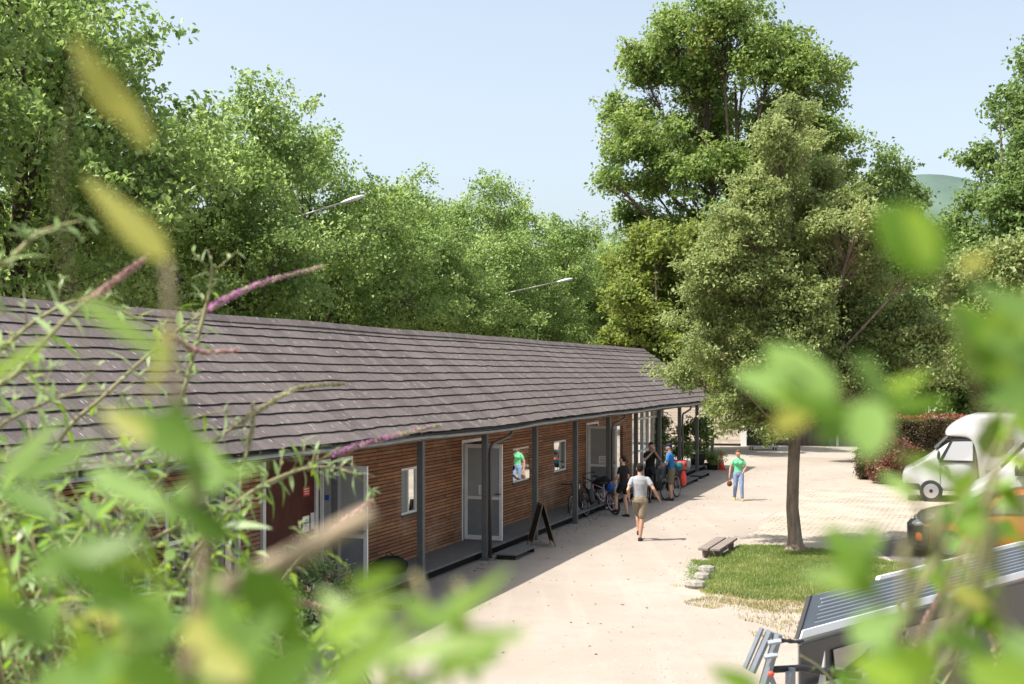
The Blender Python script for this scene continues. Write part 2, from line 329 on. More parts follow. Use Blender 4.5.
M['near2'] = leaf_mat('yellow_leaf', (.29,.30,.045), (.40,.39,.09), trans=.5, rough=.5, cscale=5)
M['near3'] = leaf_mat('pale_matt_leaf', (.125,.245,.045), (.225,.345,.085), trans=.42, rough=.6, spec=.3, cscale=5)
M['near4'] = leaf_mat('dark_fresh_leaf', (.070,.155,.012), (.130,.235,.022), trans=.5, rough=.45, cscale=5)
M['bud'] = leaf_mat('grey_green_leaf', (.14,.225,.075), (.30,.385,.185), alt=(.42,.48,.33), trans=.35, cscale=5)
M['flower'] = leaf_mat('purple_florets', (.30,.07,.26), (.62,.28,.52), alt=(.66,.48,.52), trans=.3, cscale=20)
M['bract'] = leaf_mat('unopened_buds', (.27,.26,.15), (.46,.44,.28), alt=(.40,.27,.30), trans=.3, cscale=20)
M['faded'] = leaf_mat('faded_flowers', (.34,.18,.19), (.55,.36,.34), trans=.3, cscale=20)

# ------------------------------------------------------------------ the setting: ground sheets
def sheet(name, poly, z, m, cut=None):
    me = bpy.data.meshes.new(name); me.from_pydata([(p[0], p[1], z) for p in poly], [], [tuple(range(len(poly)))]); me.materials.append(m)
    o = bpy.data.objects.new(name, me); COL.objects.link(o); o['kind'] = 'structure'; return o
def grid_sheet(name, X, Y, zf, m):
    V = np.array([(x, y, zf(x, y)) for y in Y for x in X]); nx = len(X); ny = len(Y)
    Fq = [(j*nx+i, j*nx+i+1, (j+1)*nx+i+1, (j+1)*nx+i) for j in range(ny-1) for i in range(nx-1)]
    o = npmesh(name, V, Fq, m, smooth=True); o['kind'] = 'structure'; return o
sheet('ground', [(-700,-60),(700,-60),(700,1500),(-700,1500)], 0, M['ground'])
T2 = lambda t, s: tuple(ts(t, s)[:2])
edge = [T2(-4.55 + .55*(s < 24)*(24-s)/10 + .22*mnoise.noise(Vector((s*.55, 2, 0))) + .08*mnoise.noise(Vector((s*2.7, 5, 0))), s) for s in np.arange(7, 47, .3)]
sheet('road', [T2(-9.25,7), T2(3.5,7), T2(3.2,21.0), T2(-1,21.6), T2(-3.6,22.1)] + [e for e in edge if to_ts(e)[1] > 22.6] + [T2(-4.2,47), T2(-2.0,53), T2(14,54.5), T2(14,60), T2(-9.25,60)], .004, M['road'])
sheet('yard', [T2(-30,60), T2(14,60), T2(14,54.5), T2(40,54), T2(60,120), T2(-30,120)], .004, M['far_yard'])
pv = [gp(738,546), gp(760,546), gp(800,549), gp(880,560), gp(1100,590), gp(1100,497), gp(905,486), gp(864,488), gp(806,489)]
sheet('parking_pavement', [tuple(p[:2]) for p in pv], .008, M['paver'])
ap = [gp(868,545), gp(905,538), gp(1120,538), gp(1250,620), gp(1000,600), gp(900,566)]
sheet('asphalt_lane', [tuple(p[:2]) for p in ap], .012, M['asphalt'])
def bank_z(x, y):
    d = max(0.0, min(1.0, (8.5 - y) / 5.5)); return (3*d*d - 2*d**3) * 2.25 + .12*mnoise.noise(Vector((x*.7, y*.7, 0))) * d - .05*(1-d)
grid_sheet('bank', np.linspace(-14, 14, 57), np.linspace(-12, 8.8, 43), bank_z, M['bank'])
def hill_z(x, y):
    return 2.2*mnoise.noise(Vector((x*.09, y*.09, 2))) + 69*math.exp(-((x-137)/75)**2 - ((y-400)/90)**2) * (1 + .12*mnoise.noise(Vector((x*.03, y*.03, 0)))) - 2
grid_sheet('hill', np.linspace(-60, 420, 121), np.linspace(240, 620, 81), hill_z, M['far_hill'])

# ------------------------------------------------------------------ foliage
def kites(C, size, rng, out=None, aspect=.6, upbias=.5, droop=0.0, fold=.25, sv=.35):
    n = len(C); nrm = rng.normal(size=(n,3)); nrm /= np.linalg.norm(nrm, axis=1)[:,None] + 1e-9
    nrm[:,2] = nrm[:,2] + upbias
    if out is not None: nrm = nrm + out*.55
    nrm /= np.linalg.norm(nrm, axis=1)[:,None] + 1e-9
    d = rng.normal(size=(n,3)); d[:,2] -= droop; d -= nrm * np.sum(d*nrm, 1)[:,None]; d /= np.linalg.norm(d, axis=1)[:,None] + 1e-9
    s = np.cross(nrm, d); L = size * (1 + sv*rng.uniform(-1, 1, n))[:,None]; W = L * aspect
    a = C - d*L*.5; b = C + s*W*.5 - d*L*.08 + nrm*W*fold; c = C + d*L*.5 - nrm*L*.08; e = C - s*W*.5 - d*L*.08 + nrm*W*fold
    V = np.stack([a, b, c, e], 1).reshape(-1, 3); i = np.arange(n)*4
    Fq = np.concatenate([np.stack([i, i+1, i+2], 1), np.stack([i, i+2, i+3], 1)])
    return V, Fq
def blob_points(blobs, n, rng, clump=.32, inner=.45, per=42):
    blobs = np.array(blobs, float); vol = blobs[:,3]*blobs[:,4]*blobs[:,3]; w = (vol**.72); w /= w.sum()
    nc = max(1, n // per); idx = rng.choice(len(blobs), nc, p=w); B = blobs[idx]
    ns = 13; su = rng.normal(size=(len(blobs), ns, 3)); su /= np.linalg.norm(su, axis=2)[:,:,None]     # lesser lobes set round each lobe
    sr = rng.uniform(.45, 1.08, (len(blobs), ns)); k_ = rng.integers(0, ns, nc)
    S = np.stack([B[:,3], B[:,3], B[:,4]], 1); c1 = B[:,:3] + su[idx, k_] * sr[idx, k_][:,None] * S
    u = rng.normal(size=(nc,3)); u /= np.linalg.norm(u, axis=1)[:,None]
    r = (inner + (1-inner)*rng.uniform(0,1,nc)**.45)[:,None]
    cc = c1 + u * r * S * .44; u = cc - B[:,:3]; u /= np.linalg.norm(u, axis=1)[:,None] + 1e-9
    rad = clump * rng.uniform(.55, 1.35, nc)
    k = rng.poisson(per, nc); rep = np.repeat(np.arange(nc), k)
    g = np.clip(rng.normal(size=(len(rep),3)), -1.7, 1.7) * np.array([1,1,.6])
    P = cc[rep] + g * rad[rep][:,None] * .62
    # twigs fan outwards from the clump
    P += u[rep] * (rng.uniform(-.5, .5, len(rep)) * rad[rep])[:,None]
    return P, u[rep], cc, idx
def tree(name, label, cat, base, blobs, m, bark, n, leaf, trunk_r, seed, group=None, fork=.35, clump=.32, aspect=.62, inner=.45, droop=.3, lean=(0,0), rz=0, twigs=.5, per=42, upbias=.5):
    rng = np.random.default_rng(seed); rnd = random.Random(seed)
    root = thing(name, label, cat, base, rz, group)
    P, out, cc, idx = blob_points(blobs, n, rng, clump, inner, per)
    V, Fq = kites(P, leaf, rng, out, aspect, upbias, droop)
    npmesh('crown', V, Fq, m, root)
    mb = MB(); top = max(b[2] for b in blobs); zf = min(b[2]-b[4] for b in blobs); fk = Vector((lean[0]*fork, lean[1]*fork, max(zf*.98, top*fork)))
    bend = Vector((rnd.uniform(-.04,.04), rnd.uniform(-.04,.04), 0)) * fk.z
    mb.tube([(0,0,-.1), (0,0,.03), (0,0,.16), Vector((0,0,max(.3,fk.z*.1))), fk*.35 + bend, fk*.7 + bend*.6, fk], [trunk_r*2.2, trunk_r*1.75, trunk_r*1.28, trunk_r*1.05, trunk_r*.93, trunk_r*.88, trunk_r*.92], 12)
    lead = Vector((lean[0], lean[1], fk.z + (top-fk.z)*.8)); 
    mb.tube([fk - Vector((0,0,.05)), fk.lerp(lead, .4) + Vector((rnd.uniform(-.3,.3), rnd.uniform(-.3,.3), 0)), lead], [trunk_r*.8, trunk_r*.45, trunk_r*.1], 8)
    bl = []
    for b in blobs:
        c = Vector(b[:3]); h = rnd.uniform(0, .55) * max(0, c.z - fk.z) / max(.1, top - fk.z)
        st = fk.lerp(lead, max(0, min(.8, h))); mid = st.lerp(c, .5) + Vector((rnd.uniform(-.3,.3), rnd.uniform(-.3,.3), -.10*(c-st).length*rnd.uniform(.2,1.3)))
        if (c.z - c.z*0) < fk.z: mid.z = st.z
        r0 = trunk_r * rnd.uniform(.20, .36); mb.tube([st, mid, c], [r0, r0*.62, r0*.3], 6); bl.append((mid, c, r0*.3))
    for j in range(0, len(cc), max(1, int(1/twigs))):
        mid, c, r = bl[idx[j]]; p = Vector(cc[j]); q = c.lerp(mid, rnd.uniform(0,.6))
        mb.tube([q, q.lerp(p, .5) + Vector((0,0,rnd.uniform(-.1,.15))), p], [r*.7, r*.42, r*.15], 4, caps=False)
    mb.build('trunk', bark, root, smooth=True)
    return root
def rand_blobs(rng, zc, rx, rz, n, r0, r1, dome=0):
    out = []
    for i in range(n):
        th = rng.uniform(0, 2*math.pi); u = rng.uniform(-1, 1); k = rng.uniform(.35, .82)
        q = math.sqrt(1-u*u); r = rng.uniform(r0, r1)
        out.append((rx*k*q*math.cos(th), rx*k*q*math.sin(th), zc + rz*k*u, r, r*rng.uniform(.7,.95)))
    return out
# the avenue of plane trees behind the building
protos = []
for k in range(4):
    rng = np.random.default_rng(40+k)
    bl = [(0,0,9.5,2.8,3.0),(0,0,12.4,1.5,1.5)] + rand_blobs(rng, 9.3, 6.0, 6.6, 24, 1.1, 2.1) + rand_blobs(rng, 5.0, 5.0, 1.6, 6, 1.2, 1.7)
    protos.append((bl, 500+k))
words = ['tall plane tree nearest the viewer, cut off by the frame top', 'plane tree with dark limbs in front of the cream house', 'plane tree behind the roof ridge with an uneven tall top',
         'broad plane tree behind the first street lamp head', 'plane tree with notched crown just past the first street lamp', 'plane tree in the middle of the avenue behind the ridge',
         'rounded plane tree standing before the second street lamp', 'plane tree rising behind the second street lamp arm', 'low plane tree beyond the second street lamp', 'last plane tree of the avenue beside the yellow-green tree']
spots = [(-25.5,21,1.24),(-26,30.5,1.2),(-25,39,.98),(-25.5,47.5,.98),(-25,56,.93),(-25.5,65,.98),(-25,74,1.0),(-25.5,84,.99),(-25,95,1.0),(-25.5,107,1.04)]
roots = []
for i, (t, s, h) in enumerate(spots):
    if i < 4:
        bl, sd_ = protos[i]
        r = tree('plane_tree', words[i], 'tree', ts(t, s), bl, M['plane'], M['bark'], (66000, 50000, 62000, 58000)[i], .175, .27, sd_, 'plane trees in the avenue behind the building', fork=.27, clump=.42, per=26, twigs=.25, upbias=.35)
    else:
        r = dup(roots[[1,3,0,2,1,3][i-4]], ts(t, s), i*1.3+.5, words[i], 'plane trees in the avenue behind the building')
    r.scale = (h, h, h); r.rotation_euler.z = i*2.1; roots.append(r)
for i, (t, s, h, lb) in enumerate([(-37, 46, 1.0, 'further plane tree filling the gap behind the avenue, near the house'), (-36, 68, .95, 'further plane tree filling the gap behind the first lamp'), (-36, 92, .95, 'further plane tree behind the second lamp arm'), (-36, 116, 1.0, 'most distant plane tree of the back row')]):
    r = dup(roots[(i+2) % 4], ts(t, s), i*1.7, lb, 'plane trees in the back row'); r.scale = (h, h, h)

def at_blobs(Z, base, lst, depth=.0, seed=0):     # (x, y, r px[, dz]) outlines of crown lobes -> metres round the base
    rnd = random.Random(seed); k = Z / F; out = []
    for q in lst:
        x, y, r = q[:3]; dz = q[3] if len(q) > 3 else rnd.uniform(-1,1)*depth
        p = px(x, y, Z); out.append((p.x - base.x, dz, p.z - base.z, r*k, r*k*.9))
    return out
# tall tree above the middle
b0 = Vector(((735-512)/F*72, 72, 0))
tree('big_lime_tree', 'tallest tree of the scene, open crown with sky showing between its lobes', 'tree', b0,
     at_blobs(72, b0, [(715,22,34),(672,40,34),(745,38,30),(640,58,24),(700,75,36),(760,75,36),(795,95,30),(640,110,30),(622,145,26),(665,150,28),(720,120,36),(770,130,36),(820,125,28),(615,185,16),(650,180,22),
      (700,170,34),(745,180,38),(795,175,36),(835,165,24),(640,215,18),(690,222,34),(740,240,40),(800,230,40),(845,140,16),(650,255,24),(600,182,10),(733,280,50),(830,215,24)], 3.2, 3),
     M['lime'], M['bark'], 120000, .24, .48, 11, fork=.34, clump=.55, inner=.35, per=36, twigs=.3)
b1 = Vector(((655-512)/F*62, 62, 0))
tree('yellow_green_tree', 'bushy yellow-green tree just beyond the far end of the roof', 'tree', b1,
     at_blobs(62, b1, [(660,245,24),(690,240,24),(640,270,26),(680,285,34),(640,320,32),(690,330,36),(615,300,22),(720,260,26),(720,310,34),(660,350,36),(625,345,26),(700,370,36)], 2.2, 5),
     M['yellowish'], M['bark'], 50000, .22, .25, 12, fork=.3, clump=.45, per=36, twigs=.3)
# tree by the bench, grey-olive crown
b2 = gp(795, 551)
Z2 = b2.y
tree('olive_crowned_tree', 'nearest whole tree, slim brown trunk rising from the grass beside the path', 'tree', b2,
     at_blobs(Z2, b2, [(790,118,20),(790,335,30,-1.3),(758,372,24,-1.2),(818,374,24,-1.2),(792,385,20,-1.0),(790,300,30,-1.3),(775,150,26),(812,150,24),(760,190,32),(805,190,34),(845,200,26),(735,235,34),(785,235,42),(840,240,38),(880,232,22),(715,285,36),(760,290,42),(815,290,44),(870,285,36),(905,270,22),
      (695,335,32),(740,340,40),(795,345,44),(850,340,42),(900,325,32),(688,372,22),(728,382,30),(775,392,34),(825,392,34),(870,378,30),(908,362,22),(745,408,16),(812,410,16),(925,335,14),(722,402,14),(735,420,12),(772,424,13),(850,418,12),(718,424,8),(756,432,8)], 1.3, 7),
     M['olive'], M['bark_mid'], 165000, .088, .15, 13, fork=.285, clump=.20, aspect=.55, inner=.3, per=44, twigs=.35, droop=.5, upbias=.4, lean=(.05,.1))
# trees behind the hedge and to the right
b3 = Vector(((893-512)/F*75, 75, 0))
tree('dark_round_tree', 'dark green round-topped tree between the tall tree and the hill', 'tree', b3,
     at_blobs(75, b3, [(885,175,22),(905,180,16),(870,200,28),(910,205,24),(885,235,36),(925,245,26),(860,250,30),(905,285,42),(870,300,40),(930,300,36),(890,345,46)], 2.5, 8),
     M['deep'], M['bark'], 42000, .25, .3, 14, fork=.3, clump=.5, per=36, twigs=.25)
b4 = Vector(((1000-512)/F*58, 58, 0))
tree('dark_edge_tree', 'tall dark tree cut off by the frame edge, above the hedge', 'tree', b4,
     at_blobs(58, b4, [(1035,65,26),(1015,110,28),(1050,120,36),(990,150,20),(1020,165,34),(985,195,22),(965,225,22),(1010,215,36),(1050,190,44),(985,255,32),(1030,270,44),(1070,250,50),(955,262,16),(1060,140,40)], 2.5, 9),
     M['deep'], M['bark'], 60000, .22, .3, 15, fork=.3, clump=.45, per=36, twigs=.25)
b5 = Vector(((1005-512)/F*52, 52, 0))
tree('lighter_edge_tree', 'lighter green tree low in front of the dark edge tree', 'tree', b5,
     at_blobs(52, b5, [(965,290,30),(1010,265,32),(1000,310,40),(960,330,32),(1040,300,40),(985,350,40),(1030,355,44),(945,355,24),(1060,330,40)], 2, 10),
     M['olive'], M['bark'], 42000, .20, .22, 16, fork=.25, clump=.42, per=36, twigs=.25)
b6 = Vector(((915-512)/F*55, 55, 0))
tree('shaded_thicket_tree', 'deep green low-branched tree directly behind the hedge', 'tree', b6,
     at_blobs(55, b6, [(915,300,26),(885,330,28),(935,335,30),(900,360,32),(950,370,32),(990,385,30),(1020,375,30),(870,375,28),(925,390,28),(860,340,24),(1050,390,30),(840,380,24),(850,408,20),(880,405,22),(910,408,22),(945,405,22),(980,408,22),(1015,408,22),(830,405,18)], 2, 11),
     M['deep'], M['bark'], 42000, .22, .24, 17, fork=.15, clump=.42, per=36, twigs=.25)
b7 = Vector(((790-512)/F*82, 82, 0))
tree('background_thicket_tree', 'low dense tree seen under the olive crown beyond the plank building', 'tree', b7,
     at_blobs(82, b7, [(735,330,50),(790,320,50),(840,330,46),(745,385,36),(800,385,36),(850,390,36),(700,350,40),(780,420,16),(820,422,16)], 3, 12),
     M['deep'], M['bark'], 42000, .27, .3, 18, fork=.2, clump=.55, per=36, twigs=.25)

# hedge and red shrub
def leaf_box(name, a, b, n, size, m, parent, rng, aspect=.6):
    a = np.array(a); b = np.array(b); d = b - a
    P = rng.uniform(0, 1, (n, 3)); k = rng.integers(0, 5, n); off = rng.exponential(.07, n)
    for i in range(n):
        if k[i] == 0: P[i,2] = 1 - off[i]/d[2]
        elif k[i] == 1: P[i,0] = off[i]/d[0]
        elif k[i] in (2,3): P[i,1] = off[i]/d[1]
        elif k[i] == 4: P[i,2] = 1 - off[i]/d[2]
    C = a + P*d
    C += np.array([[.14*mnoise.noise(Vector(c*1.3)), .14*mnoise.noise(Vector(c*1.3+7)), .20*mnoise.noise(Vector(c*1.1+13))] for c in C])
    V, Fq = kites(C, size, rng, None, aspect, .3); return npmesh(name, V, Fq, m, parent)
rng = np.random.default_rng(5)
hp = gp(898, 484); h = thing('hedge', 'long clipped hedge with reddish top shoots behind the white camper', 'hedge', (hp.x+.3, 48.5, 0), -AX + R(14))
hl = 13.0
leaf_box('foliage', (0,0,0.1), (hl,1.5,2.15), 80000, .085, M['hedge'], h, rng)
leaf_box('young_shoots', (0,.1,2.02), (hl,1.4,2.36), 5200, .085, M['hedgered'], h, rng)
mb = MB()
for i in range(60): x = i/60*hl+.1; mb.tube([(x,.75,0),(x+random.Random(i).uniform(-.1,.1),.75+random.Random(i+9).uniform(-.4,.4),1.9)], [.025,.01], 5)
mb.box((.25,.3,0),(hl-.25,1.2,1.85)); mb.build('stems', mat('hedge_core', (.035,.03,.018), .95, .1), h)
rp = gp(892, 484); r = thing('red_leaved_bush', 'round purple-red bush at the near end of the hedge', 'bush', (rp.x, rp.y, 0))
P, out, cc, idx = blob_points([(0,0,.95,.85,.80),(-.3,.1,.7,.6,.55),(.35,0,.65,.6,.55),(.05,0,1.15,.65,.6),(.3,0,1.0,.55,.5)], 26000, rng, .18, .6, 30)
P[:,2] = np.abs(P[:,2]); V, Fq = kites(P, .085, rng, out, .6, .3); npmesh('foliage', V, Fq, M['purple'], r)
mb = MB()
for c in cc[::12]: mb.tube([(0,0,0), Vector(c)*.6, Vector(c)], [.02,.012,.004], 4)
mb.build('stems', M['twig'], r)
gpn = gp(874, 481); r = thing('green_clipped_bush', 'small dark green bush squeezed beside the purple-red bush', 'bush', (gpn.x, gpn.y+.6, 0))
P, out, cc, idx = blob_points([(0,0,.8,.5,.6),(.1,0,1.3,.4,.45)], 12000, rng, .16, .6, 30); P[:,2] = np.abs(P[:,2]); V, Fq = kites(P, .075, rng, out, .6, .3); npmesh('foliage', V, Fq, M['hedge'], r)
mb = MB()
for c in cc[::12]: mb.tube([(0,0,0), Vector(c)*.6, Vector(c)], [.02,.012,.004], 4)
mb.build('stems', M['twig'], r)

# grass round the tree
def in_poly(P, poly):
    x, y = P[:,0], P[:,1]; inside = np.zeros(len(P), bool); n = len(poly); j = n-1
    for i in range(n):
        xi, yi = poly[i]; xj, yj = poly[j]
        c = ((yi > y) != (yj > y)) & (x < (xj-xi)*(y-yi)/(yj-yi+1e-12) + xi); inside ^= c; j = i
    return inside
def grass(name, label, pix, n, hgt, m, seed, edge=.35):
    rng = np.random.default_rng(seed); poly = [tuple(gp(*p)[:2]) for p in pix]; a = np.array(poly)
    P = rng.uniform(a.min(0), a.max(0), (n*3, 2))
    w = np.array([[mnoise.noise(Vector((p[0]*1.4, p[1]*1.4, 0))), mnoise.noise(Vector((p[0]*1.4, p[1]*1.4, 5)))] for p in P])
    keep = in_poly(P + w*edge*1.6, poly); P = P[keep]
    dens = np.array([mnoise.noise(Vector((p[0]*1.8, p[1]*1.8, 3))) for p in P]) + rng.uniform(-.3, 1.0, len(P)); P = P[dens > (0.22 if hgt > .05 else .25)]
    P = P[:n]; k = len(P)
    th = rng.uniform(0, 2*math.pi, k); hh = hgt*rng.uniform(.4, 1.3, k); lean = rng.uniform(.1, 1.0, k)*hh; w_ = rng.uniform(.006, .013, k)
    d = np.stack([np.cos(th), np.sin(th)], 1); q = np.stack([-d[:,1], d[:,0]], 1)
    A = np.concatenate([P + q*w_[:,None], np.full((k,1), .0)], 1); B = np.concatenate([P - q*w_[:,None], np.full((k,1), .0)], 1); C = np.concatenate([P + d*lean[:,None], hh[:,None]+.01], 1)
    V = np.stack([A,B,C], 1).reshape(-1,3); i = np.arange(k)*3
    o = npmesh(name, V, np.stack([i,i+1,i+2],1), m); tag(o, label, 'grass', kind='stuff'); return o
gpoly = [(700,566),(722,553),(745,546),(800,547),(860,556),(905,566),(960,590),(900,610),(840,603),(790,600),(745,598),(708,594),(692,588)]
sheet('lawn', [tuple(gp(*p)[:2]) for p in [(706,566),(724,555),(745,549),(800,550),(860,559),(900,569),(940,590),(890,604),(840,598),(790,594),(745,592),(712,589),(700,584)]], .014, mat('lawn_soil', (.24,.21,.12), .95, .1, noise=(.12,.13,.045), nscale=5))
grass('grass', 'mown green grass patch round the tree foot', gpoly, 80000, .06, M['grass'], 3)
grass('dry_grass', 'thin yellowing grass along the gravel edge', [(690,586),(745,590),(800,592),(870,598),(900,620),(820,622),(760,612),(700,606),(680,598)], 7000, .05, M['drygrass'], 4, .6)
rng = np.random.default_rng(9); q = rng.uniform([-1.5, 13.5], [13, 27], (9000, 2)); tq = np.array([to_ts(p) for p in q]); dn = np.array([mnoise.noise(Vector((p[0]*.8, p[1]*.8, 4))) for p in q])
q = q[(tq[:,0] > -5.2 + rng.uniform(-.6,.3,len(q))) & (dn + rng.uniform(-.3,.5,len(q)) > .05)]; r_ = rng.uniform(.008,.030,len(q))**1.0; a_ = rng.uniform(0,6.3,len(q)); Vp = []
for k in range(3): Vp.append(np.stack([q[:,0]+r_*np.cos(a_+k*2.09), q[:,1]+r_*np.sin(a_+k*2.09), np.zeros(len(q))+.002], 1))
Vp.append(np.stack([q[:,0], q[:,1], r_*.9], 1)); Vp = np.stack(Vp, 1).reshape(-1,3); b_i = np.arange(len(q))*4
tag(npmesh('gravel', Vp, np.concatenate([np.stack([b_i, b_i+1, b_i+3],1), np.stack([b_i+1, b_i+2, b_i+3],1), np.stack([b_i+2, b_i, b_i+3],1)]), mat('pebbles', (.40,.36,.31), .9, .2, noise=(.20,.17,.14), nscale=9)), 'loose pale pebbles scattered over the open ground', 'gravel', kind='stuff')
grass('sparse_grass', 'scattered short grass tufts on the gravel', [(720,600),(880,600),(880,650),(760,640)], 2200, .045, M['drygrass'], 6, .8)

rng = np.random.default_rng(10); t_ = np.concatenate([rng.uniform(-9.0,-4.4,260), rng.normal(-8.9,.12,260)]); s_ = rng.uniform(16,52,520); P = np.array([tuple(ts(a,b,.012)) for a,b in zip(t_,s_)])
V_, F_ = kites(P, .05, rng, None, .6, 4.0); tag(npmesh('leaf_litter', V_, F_, mat('dry_leaf', (.17,.12,.06), .9, .1)), 'dry fallen leaves scattered on the path', 'leaves', kind='stuff')
# ------------------------------------------------------------------ the long building
T_E, Z_E, T_R, Z_R = -8.95, 2.81, -12.0, 4.93         # eave line, ridge line
T_P, T_W = -9.14, -10.15; S0, S1 = 6.5, 52.0; DK = .22
root_ts = (-12.0, 28.0); OFF = Vector((root_ts[0], root_ts[1], 0))
bld = thing('long_timber_building', 'long low building with brown boarded walls, grey shingle roof and porch', 'building', ts(*root_ts), -AX)
rnd = random.Random(2)
# roof courses, each lying on the one below
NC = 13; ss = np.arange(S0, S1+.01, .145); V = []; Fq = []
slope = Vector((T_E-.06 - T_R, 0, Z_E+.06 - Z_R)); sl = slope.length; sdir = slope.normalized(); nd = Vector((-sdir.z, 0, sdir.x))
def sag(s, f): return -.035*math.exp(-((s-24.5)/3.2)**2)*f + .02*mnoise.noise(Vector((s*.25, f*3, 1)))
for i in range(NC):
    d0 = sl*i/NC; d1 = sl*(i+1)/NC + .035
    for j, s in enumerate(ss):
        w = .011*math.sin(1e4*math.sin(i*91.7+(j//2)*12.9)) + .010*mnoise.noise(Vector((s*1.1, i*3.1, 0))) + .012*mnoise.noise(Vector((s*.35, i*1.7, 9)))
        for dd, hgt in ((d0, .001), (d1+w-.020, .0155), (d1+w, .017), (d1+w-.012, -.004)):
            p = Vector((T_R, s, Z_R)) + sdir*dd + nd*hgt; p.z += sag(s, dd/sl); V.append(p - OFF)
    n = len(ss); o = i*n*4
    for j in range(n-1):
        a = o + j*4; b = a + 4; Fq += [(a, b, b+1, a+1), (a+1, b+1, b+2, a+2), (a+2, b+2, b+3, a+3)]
ro = npmesh('roof', V, Fq, M['roof'], bld); ro.data.materials.append(mat('shadow_line_edge', (.045,.037,.034), .95, .1)); ro.data.polygons.foreach_set('material_index', np.minimum(np.arange(len(Fq)) % 3, 1))  # shadow line under each course painted dark on the shingle's lower edge and riser
mb = MB(OFF)      # structure under the shingles, back slope, ridge caps
mb.prism([(T_R, S0, Z_R-.07), (T_E-.08, S0, Z_E-.02), (T_E-.08, S0, Z_E-.07), (T_R, S0, Z_R-.14)], (0, S1-S0-.02, 0))
mb.build('roof_deck', M['soffit'], bld)
MB(OFF).prism([(T_R, S0, Z_R+.0), (-15.2, S0, 2.78), (-15.2, S0, 2.70), (T_R, S0, Z_R-.12)], (0, S1-S0, 0)).build('back_roof', M['roof'], bld)
mb = MB(OFF)
for k in range(int((S1-S0)/.4)):
    s = S0 + k*.4; dz = .006*rnd.random() + sag(s, 0)
    mb.prism([(T_R+.16, s, Z_R-.075+dz), (T_R+.02, s, Z_R+.045+dz), (T_R-.16, s, Z_R-.03+dz), (T_R-.16, s, Z_R-.06+dz), (T_R, s, Z_R+.0+dz), (T_R+.15, s, Z_R-.10+dz)], (0, .43, 0))
mb.build('ridge_cap', M['roof'], bld)
mb = MB(OFF); mb.prism([(T_E-.09, S0, Z_E-.11), (T_E-.055, S0, Z_E-.11), (T_E-.055, S0, Z_E+.01), (T_E-.09, S0, Z_E+.01)], (0, S1-S0, 0))
mb.prism([(T_R, S1+.002, Z_R), (T_E-.03, S1+.002, Z_E+.03), (T_E-.03, S1+.002, Z_E-.13), (T_R, S1+.002, Z_R-.17)], (0, .03, 0)); mb.build('fascia', M['fascia'], bld)
mb = MB(OFF)      # half round gutter
gs = np.arange(S0, S1+.2, .6); n = 9
vs = []; fs = []
for s in gs:
    dz = sag(s, 1)*1.15 - .005 + .012*mnoise.noise(Vector((s*.6, 0, 3)))
    for j in range(n):
        a = math.pi + math.pi*j/(n-1); vs.append((T_E+.01+.065*math.cos(a), s, Z_E-.01+.065*math.sin(a)+dz))
    vs.append((T_E+.01+.078, s, Z_E-.006+dz)); vs.append((T_E+.01+.078, s, Z_E-.024+dz))
k = n+2
for i in range(len(gs)-1):
    for j in range(k-1): fs.append((i*k+j, i*k+j+1, (i+1)*k+j+1, (i+1)*k+j))
mb.add(vs, fs); gt = mb.build('gutter', M['zinc'], bld, smooth=True)
MB(OFF).box((T_E-.045, S0, Z_E-.06), (T_E+.062, S1, Z_E-.034)).build('gutter_shade', M['dark'], gt)  # added dark strip stands for the shade inside the trough
# posts on an even grid, seen at columns 421 ... 711
q = .001912; dq = .000267; post_s = []
for i in range(-5, 10):
    post_s.append(s_at(944 - 1/(q + dq*i), T_P))
mb = MB(OFF)
for i, s in enumerate(post_s):
    m_ = MB(OFF); m_.box((T_P-.06, s-.06, 0), (T_P+.06, s+.06, 2.74)); m_.box((T_P-.09, s-.09, 0), (T_P+.09, s+.09, .012)); m_.build('post', M['steel'], bld, bevel=.006)
mb.box((T_P-.05, S0, 2.74), (T_P+.05, S1-.05, 2.86)); mb.build('eave_beam', M['fascia'], bld)
rf = MB(OFF)
for s in np.arange(S0+.3, S1, .57): rf.prism([(T_P+.1, s, Z_E-.035+.0), (T_P+.1, s, Z_E+.05), (T_W-.3, s, Z_E+.05+(-(T_W-.3)+T_P+.1)*.695), (T_W-.3, s, Z_E-.06+(-(T_W-.3)+T_P+.1)*.695)], (0,.07,0))
rf.build('rafter', M['soffit'], bld)
# openings in the wall: doors every second or third bay, windows between
doors = [s_at(318, T_W), s_at(463, T_W), s_at(587, T_W)]; DW = 1.25
wins = [(s_at(401.5,T_W), s_at(418.5,T_W), 1.12, 2.05), (s_at(513,T_W), s_at(529.5,T_W), 1.20, 2.06), (s_at(554,T_W), s_at(566.5,T_W), 1.20, 2.06)]
W_END = s_at(632, T_W); holes = [(a, a+DW, DK, 2.38) for a in doors] + [(a, b, c, d) for a, b, c, d in wins]
holes += [(s_at(60,T_W), s_at(150,T_W), .95, 2.3), (s_at(165,T_W), s_at(240,T_W), .4, 2.3), (s_at(616,T_W), s_at(623,T_W), .6, 2.2)]
holes.sort()
WT = 3.5
def wall(mb, s0, s1, z0=0.0, z1=3.2, t=T_W, th=.2): mb.box((t-th, s0, z0), (t, s1, z1))
mb = MB(OFF); cur = S0
for a, b, c, d in holes:
    wall(mb, cur, a); wall(mb, a, b, d, 3.2)
    if c > DK + .01: wall(mb, a, b, 0, c)
    else: mb.box((T_W-.2, a, 0), (T_W, b, DK-.005))
    cur = b
wall(mb, cur, W_END); mb.build('front_wall', M['siding'], bld)
